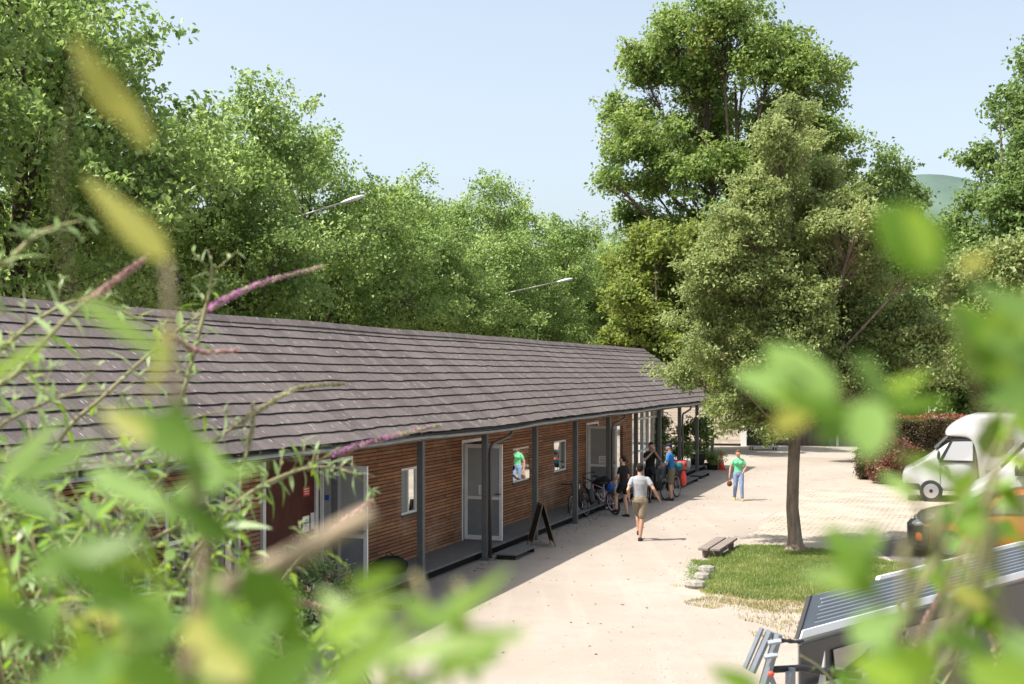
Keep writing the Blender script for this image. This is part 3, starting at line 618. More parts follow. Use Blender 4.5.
mb = MB(OFF); mb.box((-14.9, S0, 0), (-14.7, 47.2, 2.85)); mb.box((-14.7, S0, 0), (T_W-.2, S0+.2, 3.2)); mb.box((-14.7, W_END-.12, 0), (T_W-.2, W_END, 3.0)); mb.build('rear_wall', M['siding'], bld)
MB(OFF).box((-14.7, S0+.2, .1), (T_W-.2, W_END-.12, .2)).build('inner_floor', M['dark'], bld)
# dark red wall panel between the left windows and the first door
a, b = s_at(262, T_W), s_at(318, T_W)-.12
MB(OFF).box((T_W, a, DK+.02), (T_W+.018, b, 2.55)).build('red_wall_panel', M['rust'], bld)
for s in (a, b): MB(OFF).box((T_W, s-.05, DK+.01), (T_W+.05, s+.04, 2.6)).build('frame_post', M['frame'], bld)
nb = MB(OFF); nb.box((T_W+.02, s_at(301.5,T_W), 1.28), (T_W+.024, s_at(308,T_W), 1.55)); no = nb.build('notice', M['paper'], bld)
nb = MB(OFF); nb.box((T_W+.02, s_at(309.5,T_W), 1.30), (T_W+.024, s_at(313,T_W), 1.58)); no2 = nb.build('notice', M['paper'], bld)
ink = MB(OFF); sa, sb = s_at(302.5,T_W), s_at(307,T_W)
ink.box((T_W+.025, sa, 1.42), (T_W+.027, sb, 1.44)); ink.box((T_W+.025, sa+.05, 1.38), (T_W+.027, sb-.05, 1.395)); ink.box((T_W+.025, (sa+sb)/2-.03, 1.47), (T_W+.027, (sa+sb)/2+.03, 1.50)); ink.build('printed_lines', M['ink'], no)
MB(OFF).box((T_W+.02, s_at(302,T_W), 1.88), (T_W+.026, s_at(308.5,T_W), 2.04)).build('red_notice', M['red'], bld)
ink = MB(OFF)
for k in range(3): ink.box((T_W+.027, s_at(303,T_W), 1.915+k*.04), (T_W+.029, s_at(307.5,T_W), 1.93+k*.04))
ink.build('printed_lines', M['paper'], bld)
# framed windows with mirroring panes
for i, (a, b, c, d) in enumerate(wins):
    fr = MB(OFF); w = .045
    fr.box((T_W-.08, a, c), (T_W-.02, a+w, d)); fr.box((T_W-.08, b-w, c), (T_W-.02, b, d)); fr.box((T_W-.08, a+w, c), (T_W-.02, b-w, c+w)); fr.box((T_W-.08, a+w, d-w), (T_W-.02, b-w, d))
    if i == 0: fr.box((T_W-.08, a+(b-a)*.42, c+w), (T_W-.02, a+(b-a)*.42+w, d-w))
    f = fr.build('window', M['frame'], bld)
    tilt = (.0, -.053, -.02)[i]; m_ = MB(OFF); a0 = a+w if i else a+(b-a)*.42+w
    m_.prism([(T_W-.055, a0, c+w), (T_W-.055-tilt*(b-w-a0), b-w, c+w), (T_W-.055-tilt*(b-w-a0), b-w, d-w), (T_W-.055, a0, d-w)], (-.008,0,0)); m_.build('pane', M['mirror'], f)
    if i == 0: MB(OFF).box((T_W-.06, a+w, c+w), (T_W-.05, a+(b-a)*.42, d-w)).build('pane', M['panel_low'], f)
    MB(OFF).box((T_W-.02, a-.03, c-.035), (T_W+.04, b+.03, c-.002)).build('sill', M['fascia'], f)
# glazed leaves of the doors, standing open across the porch
for i, a in enumerate(doors):
    jm = MB(OFF); jm.box((T_W-.14, a-.075, DK), (T_W+.012, a, 2.45)); jm.box((T_W-.14, a+DW, DK), (T_W+.012, a+DW+.07, 2.45)); jm.box((T_W-.14, a, 2.38), (T_W+.012, a+DW, 2.45)); dr = jm.build('door_frame', M['frame'], bld)
    w = .90; t0 = T_W+.02; st = .075
    lf = MB(OFF); s_ = a+.02; y0, y1 = s_, s_+.045; z0, z1 = DK+.02, 2.37
    lf.box((t0, y0, z0), (t0+st, y1, z1)); lf.box((t0+w-st, y0, z0), (t0+w, y1, z1)); lf.box((t0+st, y0, z0), (t0+w-st, y1, z0+.10)); lf.box((t0+st, y0, z1-.09), (t0+w-st, y1, z1)); lf.box((t0+st, y0, DK+.92), (t0+w-st, y1, DK+.99))
    d_ = lf.build('door', M['frame'], bld, bevel=.004)
    MB(OFF).box((t0+st, y0+.015, DK+.99), (t0+w-st, y0+.03, z1-.09)).build('upper_pane', M['panel'], d_)
    MB(OFF).box((t0+st, y0+.015, z0+.10), (t0+w-st, y0+.03, DK+.92)).build('lower_panel', M['panel_low'], d_)
    hd = MB(OFF); hd.tube([(t0+w-.04, y0, DK+1.05), (t0+w-.04, y0-.05, DK+1.05), (t0+w-.15, y0-.05, DK+1.05)], .011, 6); hd.build('handle', M['black'], d_)
    if i: 
        pn = MB(OFF); pn.box((t0+.34, y0+.008, DK+1.02), (t0+.62, y0+.0145, DK+1.24)); pp = pn.build('notice', M['paper'], d_)
        ik = MB(OFF)
        for k in range(4): ik.box((t0+.38, y0+.006, DK+1.05+k*.045), (t0+.58, y0+.0078, DK+1.062+k*.045))
        ik.build('printed_lines', M['ink'], pp)
    else: MB(OFF).box((t0+.10, y0+.004, DK+1.55), (t0+.17, y0+.014, DK+1.64)).build('blue_plate', M['c_bluebag'], d_)
# left: glazed bays with pale mullions, an orange sign behind one
for (x0, x1, z0) in ((60, 150, .95), (165, 240, .4)):
    a, b = s_at(x0,T_W), s_at(x1,T_W); fr = MB(OFF); w = .07; nn = 3
    for k in range(nn+1): s = a+(b-a-w)*k/nn; fr.box((T_W-.1, s, z0), (T_W+.01, s+w, 2.3))
    for z in (z0, 1.55, 2.24): fr.box((T_W-.09, a+.01, z), (T_W, b-.01, z+.06))
    f = fr.build('window', M['frame'], bld); MB(OFF).box((T_W-.06, a+.02, z0+.02), (T_W-.05, b-.02, 2.28)).build('pane', M['glass'], f)
a, b = s_at(103, T_W), s_at(142, T_W); mb = MB(OFF); mb.box((T_W+.02, a, 2.16), (T_W+.03, b, 2.4)); mb.build('orange_sign', M['orange'], bld)
# far glazed bay: door-high frames with see-through panes, ends the building
a, b = W_END, 47.2; fr = MB(OFF); nn = 6
for k in range(nn+1): s = a+(b-a-.07)*k/nn; fr.box((T_W-.12, s, DK), (T_W, s+.07, 2.95))
for z in (DK, 1.15, 2.3, 2.9): fr.box((T_W-.1, a+.07, z), (T_W-.02, b-.07, z+.06))
f = fr.build('glazed_bay', M['frame'], bld)
gm = mat('clear_glass', (.8,.85,.84), .02, .5); gm.node_tree.nodes['Principled BSDF'].inputs['Transmission Weight'].default_value = .85; gm.node_tree.nodes['Principled BSDF'].inputs['IOR'].default_value = 1.1
for k in range(0, nn, 2): s = a+(b-a-.07)*k/nn; MB(OFF).box((T_W-.07, s+.07, DK+.06), (T_W-.06, s+(b-a-.07)/nn, 2.9)).build('pane', gm, f)
# mirror window at 620 column
a, b = s_at(616,T_W), s_at(623,T_W); f = MB(OFF).box((T_W-.07, a+.001, .62), (T_W-.05, b-.001, 2.19)).build('window_pane', M['mirror'], bld)
# porch deck
mb = MB(OFF)
for k in range(7): t0 = T_W+.004 + k*.137; mb.box((t0, S0, DK-.045), (t0+.131, S1-.3, DK))
mb.build('porch_deck', M['deck'], bld)
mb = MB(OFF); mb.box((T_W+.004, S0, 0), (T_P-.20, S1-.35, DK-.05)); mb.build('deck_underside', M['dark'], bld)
# steel foot plates and downpipes
for x in (485, 608.5, 679):
    i = min(range(len(post_s)), key=lambda k: abs(s_at(x, T_P)-post_s[k])); s = post_s[i]
    m_ = MB(OFF); m_.tube([(T_E+.01, s+1.15, Z_E-.07), (T_E+.01, s+1.15, Z_E-.16), (T_E-.01, s+1.08, Z_E-.23), (T_P+.1, s+.18, Z_E-.36), (T_P+.10, s+.08, Z_E-.42), (T_P+.10, s+.05, Z_E-.6), (T_P+.10, s+.05, .05)], .036, 8)
    m_.build('downpipe', M['downpipe'], bld, smooth=True)

# steps set down along the porch
def step(name, label, t0, t1, s0, s1, h=.13):
    r = thing(name, label, 'step', ts((t0+t1)/2, (s0+s1)/2), -AX, 'low steps in front of the porch')
    w, l = (t1-t0)/2, (s1-s0)/2
    m_ = MB()
    for k in range(4): m_.box((-w+k*w/2, -l, h-.03), (-w+k*w/2+w/2-.006, l, h))
    m_.build('tread', M['deck'], r); m_ = MB(); m_.box((-w+.04, -l+.03, 0), (w-.05, -l+.09, h-.032)); m_.box((-w+.04, l-.09, 0), (w-.05, l-.03, h-.032)); m_.box((-w+.04, -l+.09, 0), (-w+.08, l-.09, h-.032)); m_.build('bearer', M['dark'], r)
step('wooden_step', 'low grey step beside the folding chalkboard', -9.0, -8.5, s_at(503,-8.8), s_at(524,-8.8))
step('wooden_step', 'low grey step behind the touring cyclists at the far porch end', -9.0, -8.45, s_at(672,-8.8), s_at(690,-8.8), .15)
step('wooden_step', 'low grey step next to the far planters', -9.0, -8.5, s_at(694,-8.8), s_at(703,-8.8), .15)
step('wooden_step', 'low grey step near the black bag', -9.0, -8.5, s_at(385,-8.8), s_at(402,-8.8))

# ------------------------------------------------------------------ plank building at the back
fo = ts(-10, 68); fb = thing('pale_plank_building', 'pale horizontally boarded hall across the yard at the end', 'building', fo, -R(14))
Zf = fo.y
xl, xr = (640-512)/F*Zf - fo.x - 4, (741-512)/F*Zf - fo.x
MB().box((xl, 0, .12), (xr, .3, 2.35)).build('wall', M['plywood'], fb)
MB().box((xl, -.05, 0), (xr, .3, .12)).build('plinth', M['dark'], fb)
MB().box((xr+.0, -.08, 0), (xr+.30, .2, 2.5)).build('corner_post', M['frame'], fb)
MB().box((xr+.30, 0.6, 0), (xr+1.3, .9, 2.35)).build('dark_panel', mat('olive_dark_panel', (.075,.075,.045), .8, .2), fb)
MB().box((xr+1.3, 1.2, 0), (xr+4.6, 1.4, 2.35)).build('rear_wall', mat('greybrown_board', (.22,.18,.15), .8, .2, noise=(.12,.1,.08), nscale=2, stretch=(4,4,.3)), fb)
mb = MB(); mb.prism([(xl,-.10,2.36),(xl,4,3.4),(xl,4,3.55),(xl,-.10,2.5)], (xr-xl+5.2,0,0)); mb.build('roof', M['fascia'], fb)
MB().box((xr+5, .8, 0), (xr+5.12, .92, 2.4)).build('corner_post', M['frame'], fb)
# things under and beside it
rt = px(753, 442, 62); r = thing('red_fire_extinguisher', 'small red extinguisher hanging low by the dark opening', 'extinguisher', (rt.x, Zf+.45, 0))
mb = MB(); mb.tube([(0,0,.12),(0,0,.62),(0,0,.70)], [.13,.13,.05], 10); mb.build('cylinder', M['red'], r, smooth=True); MB().tube([(0,0,.70),(.08,0,.78),(.14,0,.55)], .02, 6).build('hose', M['black'], r)
tb = gp(763, 450); r = thing('white_low_table', 'low white slab table in front of the dark opening', 'table', (tb.x, tb.y, 0))
MB().box((-.75,-.4,.16), (.75,.4,.22)).build('tabletop', M['white'], r, bevel=.01)
for sx in (-1,1):
    for sy in (-1,1): MB().box((sx*.6-.03, sy*.33-.03, 0), (sx*.6+.03, sy*.33+.03, .16)).build('leg', M['steel'], r)
tp = gp(785, 452); r = thing('teal_parasol', 'small teal parasol glimpsed left of the olive tree trunk', 'parasol', (tp.x, tp.y+8, 0))
mb = MB(); n = 8; vs = [(0,0,1.75)] + [(1.1*math.cos(2*math.pi*k/n), 1.1*math.sin(2*math.pi*k/n), 1.35) for k in range(n)]; mb.add(vs, [(0, 1+k, 1+(k+1)%n) for k in range(n)]); mb.build('canopy', mat('teal_canvas', (.08,.42,.34), .8, .2), r)
MB().tube([(0,0,0),(0,0,1.75)], .025, 8).build('pole', M['pole'], r); MB().tube([(0,0,0),(0,0,.08)], .28, 12).build('base', M['stone'], r)
wb = gp(789, 453); r = thing('white_bistro_set_table', 'white metal garden table under the low branch', 'table', (wb.x, wb.y, 0))
MB().tube([(0,0,.68),(0,0,.71)], .5, 20).build('tabletop', M['white'], r); MB().tube([(0,0,0),(0,0,.02),(0,0,.03),(0,0,.68)], [.25,.25,.03,.03], 10).build('leg', M['white'], r)

# house behind the avenue
hb = px(92, 250, 78); hr = thing('cream_house', 'cream house with red tiled roof glimpsed through the avenue', 'building', (hb.x, 78, 0), R(-12))
wl = MB(); wl.box((-5.5, 0, 0), (5.5, 8, 10.6)); wl.build('wall', M['housewall'], hr)
MB().prism([(-6.1, -.7, 10.5), (-6.1, 4, 13.6), (-6.1, 8.7, 10.5), (-6.1, 8.7, 10.3), (-6.1, -.7, 10.3)], (12.2,0,0)).build('roof', M['tile'], hr)
for z in (2.0, 5.2, 8.2):
    for x in (-4,-1.6,.8,3.2):
        f = MB().box((x-.1, -.06, z-.1), (x+1.1, -.003, z+1.6)).build('window', M['white'], hr); MB().box((x, -.08, z), (x+1, -.062, z+1.5)).build('pane', M['glass'], f)
hb2 = px(10, 215, 66); h2 = thing('grey_roofed_house', 'pale house with orange roof edge at the far left behind leaves', 'building', (hb2.x-4, 66, 0), R(-12))
MB().box((-4, 0, 0), (4, 7, 11.2)).build('wall', M['housewall'], h2); MB().prism([(-4.4,-.5,11.2),(-4.4,3.5,13),(-4.4,7.5,11.2),(-4.4,7.5,11),(-4.4,-.5,11)], (8.8,0,0)).build('roof', M['tile'], h2)
for x in (-2.6, .4):
    f = MB().box((x-.1, -.06, 7), (x+1.2, -.003, 8.8)).build('window', M['white'], h2); MB().box((x, -.08, 7.1), (x+1.1, -.062, 8.7)).build('pane', M['glass'], f)

# street lamps
def lamp(label, head, arm_px, Z):
    p = px(*head, Z); q = px(*arm_px, Z); d = (q - p); d.normalize()
    base = p + d * 3.3; r = thing('street_lamp', label, 'street lamp', (base.x, base.y, 0), 0, 'street lamps above the avenue')
    P = p - Vector((base.x, base.y, 0)); B = base - Vector((base.x, base.y, 0)); B.z = base.z
    MB().tube([(0,0,0), (0,0,1.0), (0,0,B.z-.4)], [.09,.075,.05], 10).build('pole', M['pole'], r, smooth=True)
    MB().tube([(0,0,B.z-.5), (0,0,B.z-.25), B.lerp(P,.12), B.lerp(P,.6), P], [.05,.045,.04,.035,.03], 8).build('arm', M['pole'], r, smooth=True)
    hd = -d; m_ = MB(); m_.tube([P, P+hd*.15, P+hd*.5, P+hd*.78, P+hd*.88], [.05,.10,.15,.11,.03], 12, ell=[.7,.6,.55,.5,.5], up=(0,0,1)); hh = m_.build('lamp_head', M['lamphead'], r, smooth=True)
    m_ = MB(); m_.tube([P+hd*.22-Vector((0,0,.055)), P+hd*.72-Vector((0,0,.05))], [.09,.08], 10, ell=[.35,.35], up=(0,0,1)); m_.build('lens', M['lamp'], hh, smooth=True)
lamp('street lamp head in front of the foliage above the roof middle', (341,203), (316,211), 44)
lamp('further street lamp with long thin arm above the far roof half', (557,282), (512,292), 67)

# ------------------------------------------------------------------ people
def bake(o, voxel, smooth=6):
    m1 = o.modifiers.new('r', 'REMESH'); m1.mode = 'VOXEL'; m1.voxel_size = voxel; m1.use_smooth_shade = True
    m2 = o.modifiers.new('s', 'SMOOTH'); m2.iterations = smooth; m2.factor = .5
    dg = bpy.context.evaluated_depsgraph_get(); me = bpy.data.meshes.new_from_object(o.evaluated_get(dg)); mt = o.data.materials[0]
    o.modifiers.clear(); o.data = me
    me.materials.clear(); me.materials.append(mt); me.polygons.foreach_set('use_smooth', [True]*len(me.polygons)); return o
def limb(mb, pts, rad, n=12):
    # resample for roundness
    mb.tube(pts, rad, n); mb.ball(pts[0], rad[0]*.98, 10, 6); mb.ball(pts[-1], rad[-1]*.98, 10, 6)
    for p, r in zip(pts[1:-1], rad[1:-1]): mb.ball(p, r*1.0, 10, 6)
def hand(mb, w, d, side, curl=.5):
    w = Vector(w); d = Vector(d).normalized(); a = d.cross(Vector((0,0,1)));  a = a.normalized() if a.length > .1 else Vector((0,1,0))
    b = Vector((0,1,0)); b = (b - d*b.dot(d)).normalized(); c = d.cross(b).normalized()   # b: across the palm (front-back)
    palm = w + d*.045; mb.tube([w, w+d*.03, w+d*.085], [.026,.036,.036], 10, ell=[.8,.5,.45], up=b.cross(d) if True else None)
    for k, ln in enumerate((.068,.078,.072,.056)):
        o = w + d*.08 + b*(.030-.020*k); cc_ = c*side; p1 = o + d*ln*.45 + cc_*curl*.006; p2 = p1 + d*ln*.3 + cc_*curl*.02; p3 = p2 + d*ln*.2 + cc_*curl*.022
        mb.tube([o, p1, p2, p3], [.0098,.0095,.009,.0075], 6); mb.ball(p3, .0075, 6, 4)
    o = w + d*.02 + b*.028; mb.tube([o, o+b*.022+d*.022, o+b*.026+d*.055], [.013,.011,.009], 6)
def person(label, loc, face, H, hip=(0,0), legs=None, arms=None, torso=.0, head=(0,0), shirt=None, bottom=None, long_legs=False, female=False, skin='skin', hair='hair_d', hairstyle='short', shoe='shoe', sleeve=.55, vox=.0095, hat=None):
    """face: world direction angle (0 = +Y, positive clockwise seen from above is negative rz). legs: [(knee, ankle, toe dir)] left/right; arms: [(elbow, wrist)]."""
    r = thing('person', label, 'person', (loc[0], loc[1], loc[2] if len(loc) > 2 else 0), face); k = H/1.78; V3 = lambda p: Vector(p)*k
    sh = .165 if female else .195; hw = .10
    pel = V3((hip[0], hip[1], .96)); tl = torso; lean = Vector((0, math.sin(tl), math.cos(tl)))
    waist = pel + lean*.16*k; chest = pel + lean*.36*k; shl = pel + lean*.50*k; neck = pel + lean*.56*k; hb = neck + Vector((0,.015,.045))*k
    hc = hb + Vector((head[0]*.03, .02+head[1]*.03, .085))*k
    shp = [shl + Vector((-(sh-.02)*k, 0, -.055*k)), shl + Vector(((sh-.02)*k, 0, -.055*k))]
    hp = [pel + V3((-.09,0,-.03)), pel + V3((.09,0,-.03))]
    legs = [[V3(q) for q in l] for l in legs]; arms = [[V3(q) for q in a] for a in arms]
    def torso_loft(mb, e=0, z0=-.06, z1=.52):
        wd = [.155,.132,.128,.150,.150,.075] if female else [.15,.142,.148,.172,.172,.085]
        hs = [-.06,.10,.20,.34,.44,.525]; pts = []; rr = []; el = []
        for h_, w_ in zip(hs, wd):
            if h_ < z0-.001 or h_ > z1+.001: continue
            pts.append(pel + lean*h_*k); rr.append((w_+e)*k); el.append((.62 if h_ < .4 else .55) if h_ < .5 else .7)
        mb.tube(pts, rr, 18, ell=el, up=(0,1,0))
        if female and z1 > .34:
            for sx in (-1,1): mb.ball(pel+lean*.35*k+Vector((sx*.075,.075,0))*k, (.065+e)*k)
    b = MB(); torso_loft(b)
    limb(b, [neck - lean*.05*k, hb + Vector((0,0,.02))*k], [.056*k, .052*k])
    q = Matrix.Rotation(head[0]*.6, 3, 'Z'); hd = lambda x, y, z: hc + (q @ Vector((x,y,z)))*k
    b.ball(hc, (.078*k,.097*k,.116*k), 16, 12, q); b.ball(hd(0,.035,-.055), (.052*k,.055*k,.058*k), 12, 8, q)
    b.tube([hd(0,.086,.012), hd(0,.106,-.018), hd(0,.088,-.028)], [.009*k,.014*k,.012*k], 8)
    for sx in (-1,1): b.ball(hd(sx*.076,-.005,-.008), (.012*k,.022*k,.032*k), 8, 6, q)
    for i in (0,1):
        kn, an = legs[i][0], legs[i][1]; td = legs[i][2].normalized()
        limb(b, [hp[i], hp[i].lerp(kn,.45), kn, kn.lerp(an,.35), an], [.086*k,.076*k,.056*k,.056*k,.037*k])
        b.tube([an+Vector((0,0,-.03*k)), an+td*.05*k+Vector((0,0,-.05*k)), an+td*.16*k+Vector((0,0,-.062*k))], [.036*k,.042*k,.03*k], 8)
        s_, el_, wr = shp[i], arms[i][0], arms[i][1]
        limb(b, [s_, s_.lerp(el_,.5), el_, el_.lerp(wr,.4), wr], [.042*k,.044*k,.038*k,.037*k,.027*k])
        hand(b, wr, (wr-el_), 1 if i == 0 else -1)
    body = bake(b.build('body', M[skin], r), vox, 3)
    for sx in (-1,1):
        MB().ball(hd(sx*.028,.083,.008), (.011*k,.008*k,.007*k), 8, 6).build('eye', M['eye'], r, smooth=True)
    MB().ball(hd(0,.089,-.052), (.022*k,.008*k,.006*k), 8, 6).build('mouth', M['mouth'], r, smooth=True)
    c = MB(); torso_loft(c, .014, -.06, .525)
    for i in (0,1):
        e = shp[i].lerp(arms[i][0], sleeve if True else 1); limb(c, [shp[i]+Vector((0,0,-.006)), e], [.062*k,.060*k]) if sleeve < .95 else limb(c, [shp[i], arms[i][0], arms[i][0].lerp(arms[i][1], .9)], [.066*k,.055*k,.045*k])
    limb(c, [shp[0]+Vector((.02,0,.012))*k, shp[1]+Vector((-.02,0,.012))*k], [.050*k,.050*k]); limb(c, [shp[0]*.6+shp[1]*.4+Vector((0,0,.035))*k, shp[0]*.4+shp[1]*.6+Vector((0,0,.035))*k], [.058*k,.058*k])
    so = bake(c.build('shirt', M[shirt], r), .012, 4)
    c = MB(); c.tube([pel + lean*.07*k, pel, pel - lean*.09*k], [(.155 if not female else .152)*k, .168*k, .165*k], 16, ell=[.66,.68,.66], up=(0,1,0))
    for i in (0,1):
        kn, an = legs[i][0], legs[i][1]
        if long_legs: limb(c, [hp[i], hp[i].lerp(kn,.5), kn, kn.lerp(an,.5), kn.lerp(an,.94)], [.098*k,.092*k,.074*k,.066*k,.058*k])
        else:
            f_ = .55 if female else .86; limb(c, [hp[i], hp[i].lerp(kn,f_*.5), hp[i].lerp(kn,f_)], [.100*k,.098*k,.088*k])
    bake(c.build('trousers' if long_legs else 'shorts', M[bottom], r), .012, 4)
    for i in (0,1):
        an = legs[i][1]; td = legs[i][2].normalized(); c = MB(); dn = Vector((0,0,-1))
        up_ = Vector((0,0,1)); c.tube([an-td*.07*k+dn*.055*k, an-td*.02*k+dn*.045*k, an+td*.08*k+dn*.055*k, an+td*.17*k+dn*.066*k, an+td*.20*k+dn*.070*k], [.042*k,.050*k,.052*k,.047*k,.028*k], 10, ell=[.9,1,.75,.6,.55], up=up_)
        c.tube([an+dn*.06*k, an+dn*.0*k], [.046*k,.046*k], 10); bake(c.build('shoe', M[shoe], r), .011, 2)
    c = MB()
    if hat:
        c.ball(hd(0,-.012,.045), (.084*k,.100*k,.080*k), 14, 10, q); c.tube([hd(0,.06,.045), hd(0,.14,.035)], [.07*k,.055*k], 12, ell=[.18,.12], up=(0,0,1))
        bake(c.build('cap', M[hat], r), .010, 2); c = MB(); c.ball(hd(0,-.05,-.01), (.07*k,.055*k,.075*k), 10, 8, q); bake(c.build('hair', M[hair], r), .010, 2)
    else:
        c.ball(hd(0,-.020,.036), (.083*k,.092*k,.088*k), 14, 10, q); c.ball(hd(0,-.035,-.005), (.078*k,.075*k,.085*k), 12, 8, q)
        if hairstyle == 'pony': c.ball(hd(0,-.115,.02), (.03*k,.03*k,.03*k)); c.tube([hd(0,-.12,.02), hd(0,-.16,-.03), hd(0,-.14,-.13)], [.026*k,.032*k,.012*k], 8)
        if hairstyle == 'short': c.ball(hd(0,.012,.062), (.078*k,.082*k,.062*k), 12, 8, q)
        if hairstyle == 'bob': c.ball(hd(0,-.03,-.03), (.086*k,.075*k,.09*k), 12, 8, q)
        bake(c.build('hair', M[hair], r), .010, 2)
    return r
# walking man in grey T-shirt, seen from behind
g = gp(640, 541)
person('man in grey T-shirt and khaki shorts walking away on the sunny path', (g.x, g.y, 0), R(-6), 1.84,
       legs=[[(-.05,.28,.60),(-.03,.24,.20),(0,1,.2)], [(.045,.03,.51),(.0,-.02,.085),(.1,1,0)]],
       arms=[[(-.27,-.10,1.17),(-.25,.08,.98)], [(.31,-.08,1.19),(.42,.06,.98)]], torso=.03, shirt='c_grey', bottom='c_khaki', hair='hair_d', shoe='shoe')
g = gp(624, 517)
person('woman in black top and shorts with dark ponytail beside the parked bicycles', (g.x, g.y, 0), R(48), 1.70,
       legs=[[(-.09,.22,.60),(-.10,.20,.22),(0,1,-.1)], [(.09,.03,.50),(.10,-.04,.085),(.1,1,0)]],
       arms=[[(-.24,.05,1.16),(-.20,.24,1.00)], [(.23,.02,1.14),(.20,.20,.98)]], torso=.05, head=(.3,0), shirt='c_black', bottom='c_black', female=True, skin='skin_pale', hairstyle='pony')
g = gp(650, 499)
person('man in black T-shirt holding both hands up to his mouth on the porch edge', (g.x, g.y, 0), R(205), 1.80,
       legs=[[(-.10,.03,.50),(-.11,0,.085),(-.1,1,0)], [(.10,.03,.50),(.12,.02,.085),(.2,1,0)]],
       arms=[[(-.27,.14,1.22),(-.05,.20,1.47)], [(.27,.14,1.22),(.05,.20,1.45)]], torso=.04, head=(-.3,0), shirt='c_black', bottom='c_black', vox=.009)
g = gp(671.5, 500.5)
person('cyclist in blue jersey and dark cap standing over a loaded touring bicycle', (g.x, g.y, 0), R(72), 1.78,
       legs=[[(-.10,.03,.50),(-.12,-.02,.085),(-.1,1,0)], [(.10,.04,.50),(.13,.02,.085),(.2,1,0)]],
       arms=[[(-.27,.10,1.16),(-.16,.30,1.05)], [(.27,.10,1.18),(.14,.30,1.06)]], torso=.10, head=(.4,0), shirt='c_blue', bottom='c_olive', hat='c_navy', sleeve=.7)
g = gp(738.5, 500.5)
wg = person('woman in mint green T-shirt and light jeans walking towards the viewer', (g.x, g.y, 0), R(173), 1.58,
       legs=[[(-.10,.12,.52),(-.12,.14,.09),(-.1,1,0)], [(.10,.02,.51),(.13,-.16,.11),(.1,1,-.2)]],
       arms=[[(-.25,.02,1.17),(-.16,.16,1.03)], [(.27,-.04,1.15),(.31,.03,.90)]], torso=.0, head=(.5,0), shirt='c_green', bottom='c_jeans', long_legs=True, female=True, skin='skin', hair='hair_b', hairstyle='short', shoe='shoe_y')
hg = wg.matrix_basis @ Vector((.31*.89, .05, .78*.89)); mb = MB(); mb.ball((0,0,-.17), (.085,.05,.09), 12, 8); ob = MB()
bagr = thing('brown_handbag', 'small brown bag carried by the woman in mint green', 'bag', hg); mb.build('pouch', M['c_bag'], bagr, smooth=True); MB().tube([(-.05,0,-.10),(-.03,0,-.01),(.03,0,-.01),(.05,0,-.10)], .008, 6).build('handle', M['c_bag'], bagr)

# ------------------------------------------------------------------ bicycles
def wheel(mb_t, mb_r, c, r, n=28):
    def ring(mb, R_, rr, m=8):
        vs = []; fs = []
        for i in range(n):
            a = 2*math.pi*i/n
            for j in range(m):
                b = 2*math.pi*j/m; q = R_ + rr*math.cos(b); vs.append((c[0]+q*math.cos(a), c[1]+rr*math.sin(b), c[2]+q*math.sin(a)))
        for i in range(n):
            for j in range(m): fs.append((i*m+j, ((i+1)%n)*m+j, ((i+1)%n)*m+(j+1)%m, i*m+(j+1)%m))
        mb.add(vs, fs)
    ring(mb_t, r-.02, .022); ring(mb_r, r-.05, .012, 6)
    for i in range(16):
        a = 2*math.pi*i/16; mb_r.tube([(c[0], c[1]+(.02 if i%2 else -.02), c[2]), (c[0]+(r-.05)*math.cos(a), c[1], c[2]+(r-.05)*math.sin(a))], .0022, 4, caps=False)
    mb_r.tube([(c[0], c[1]-.04, c[2]), (c[0], c[1]+.04, c[2])], .02, 8)
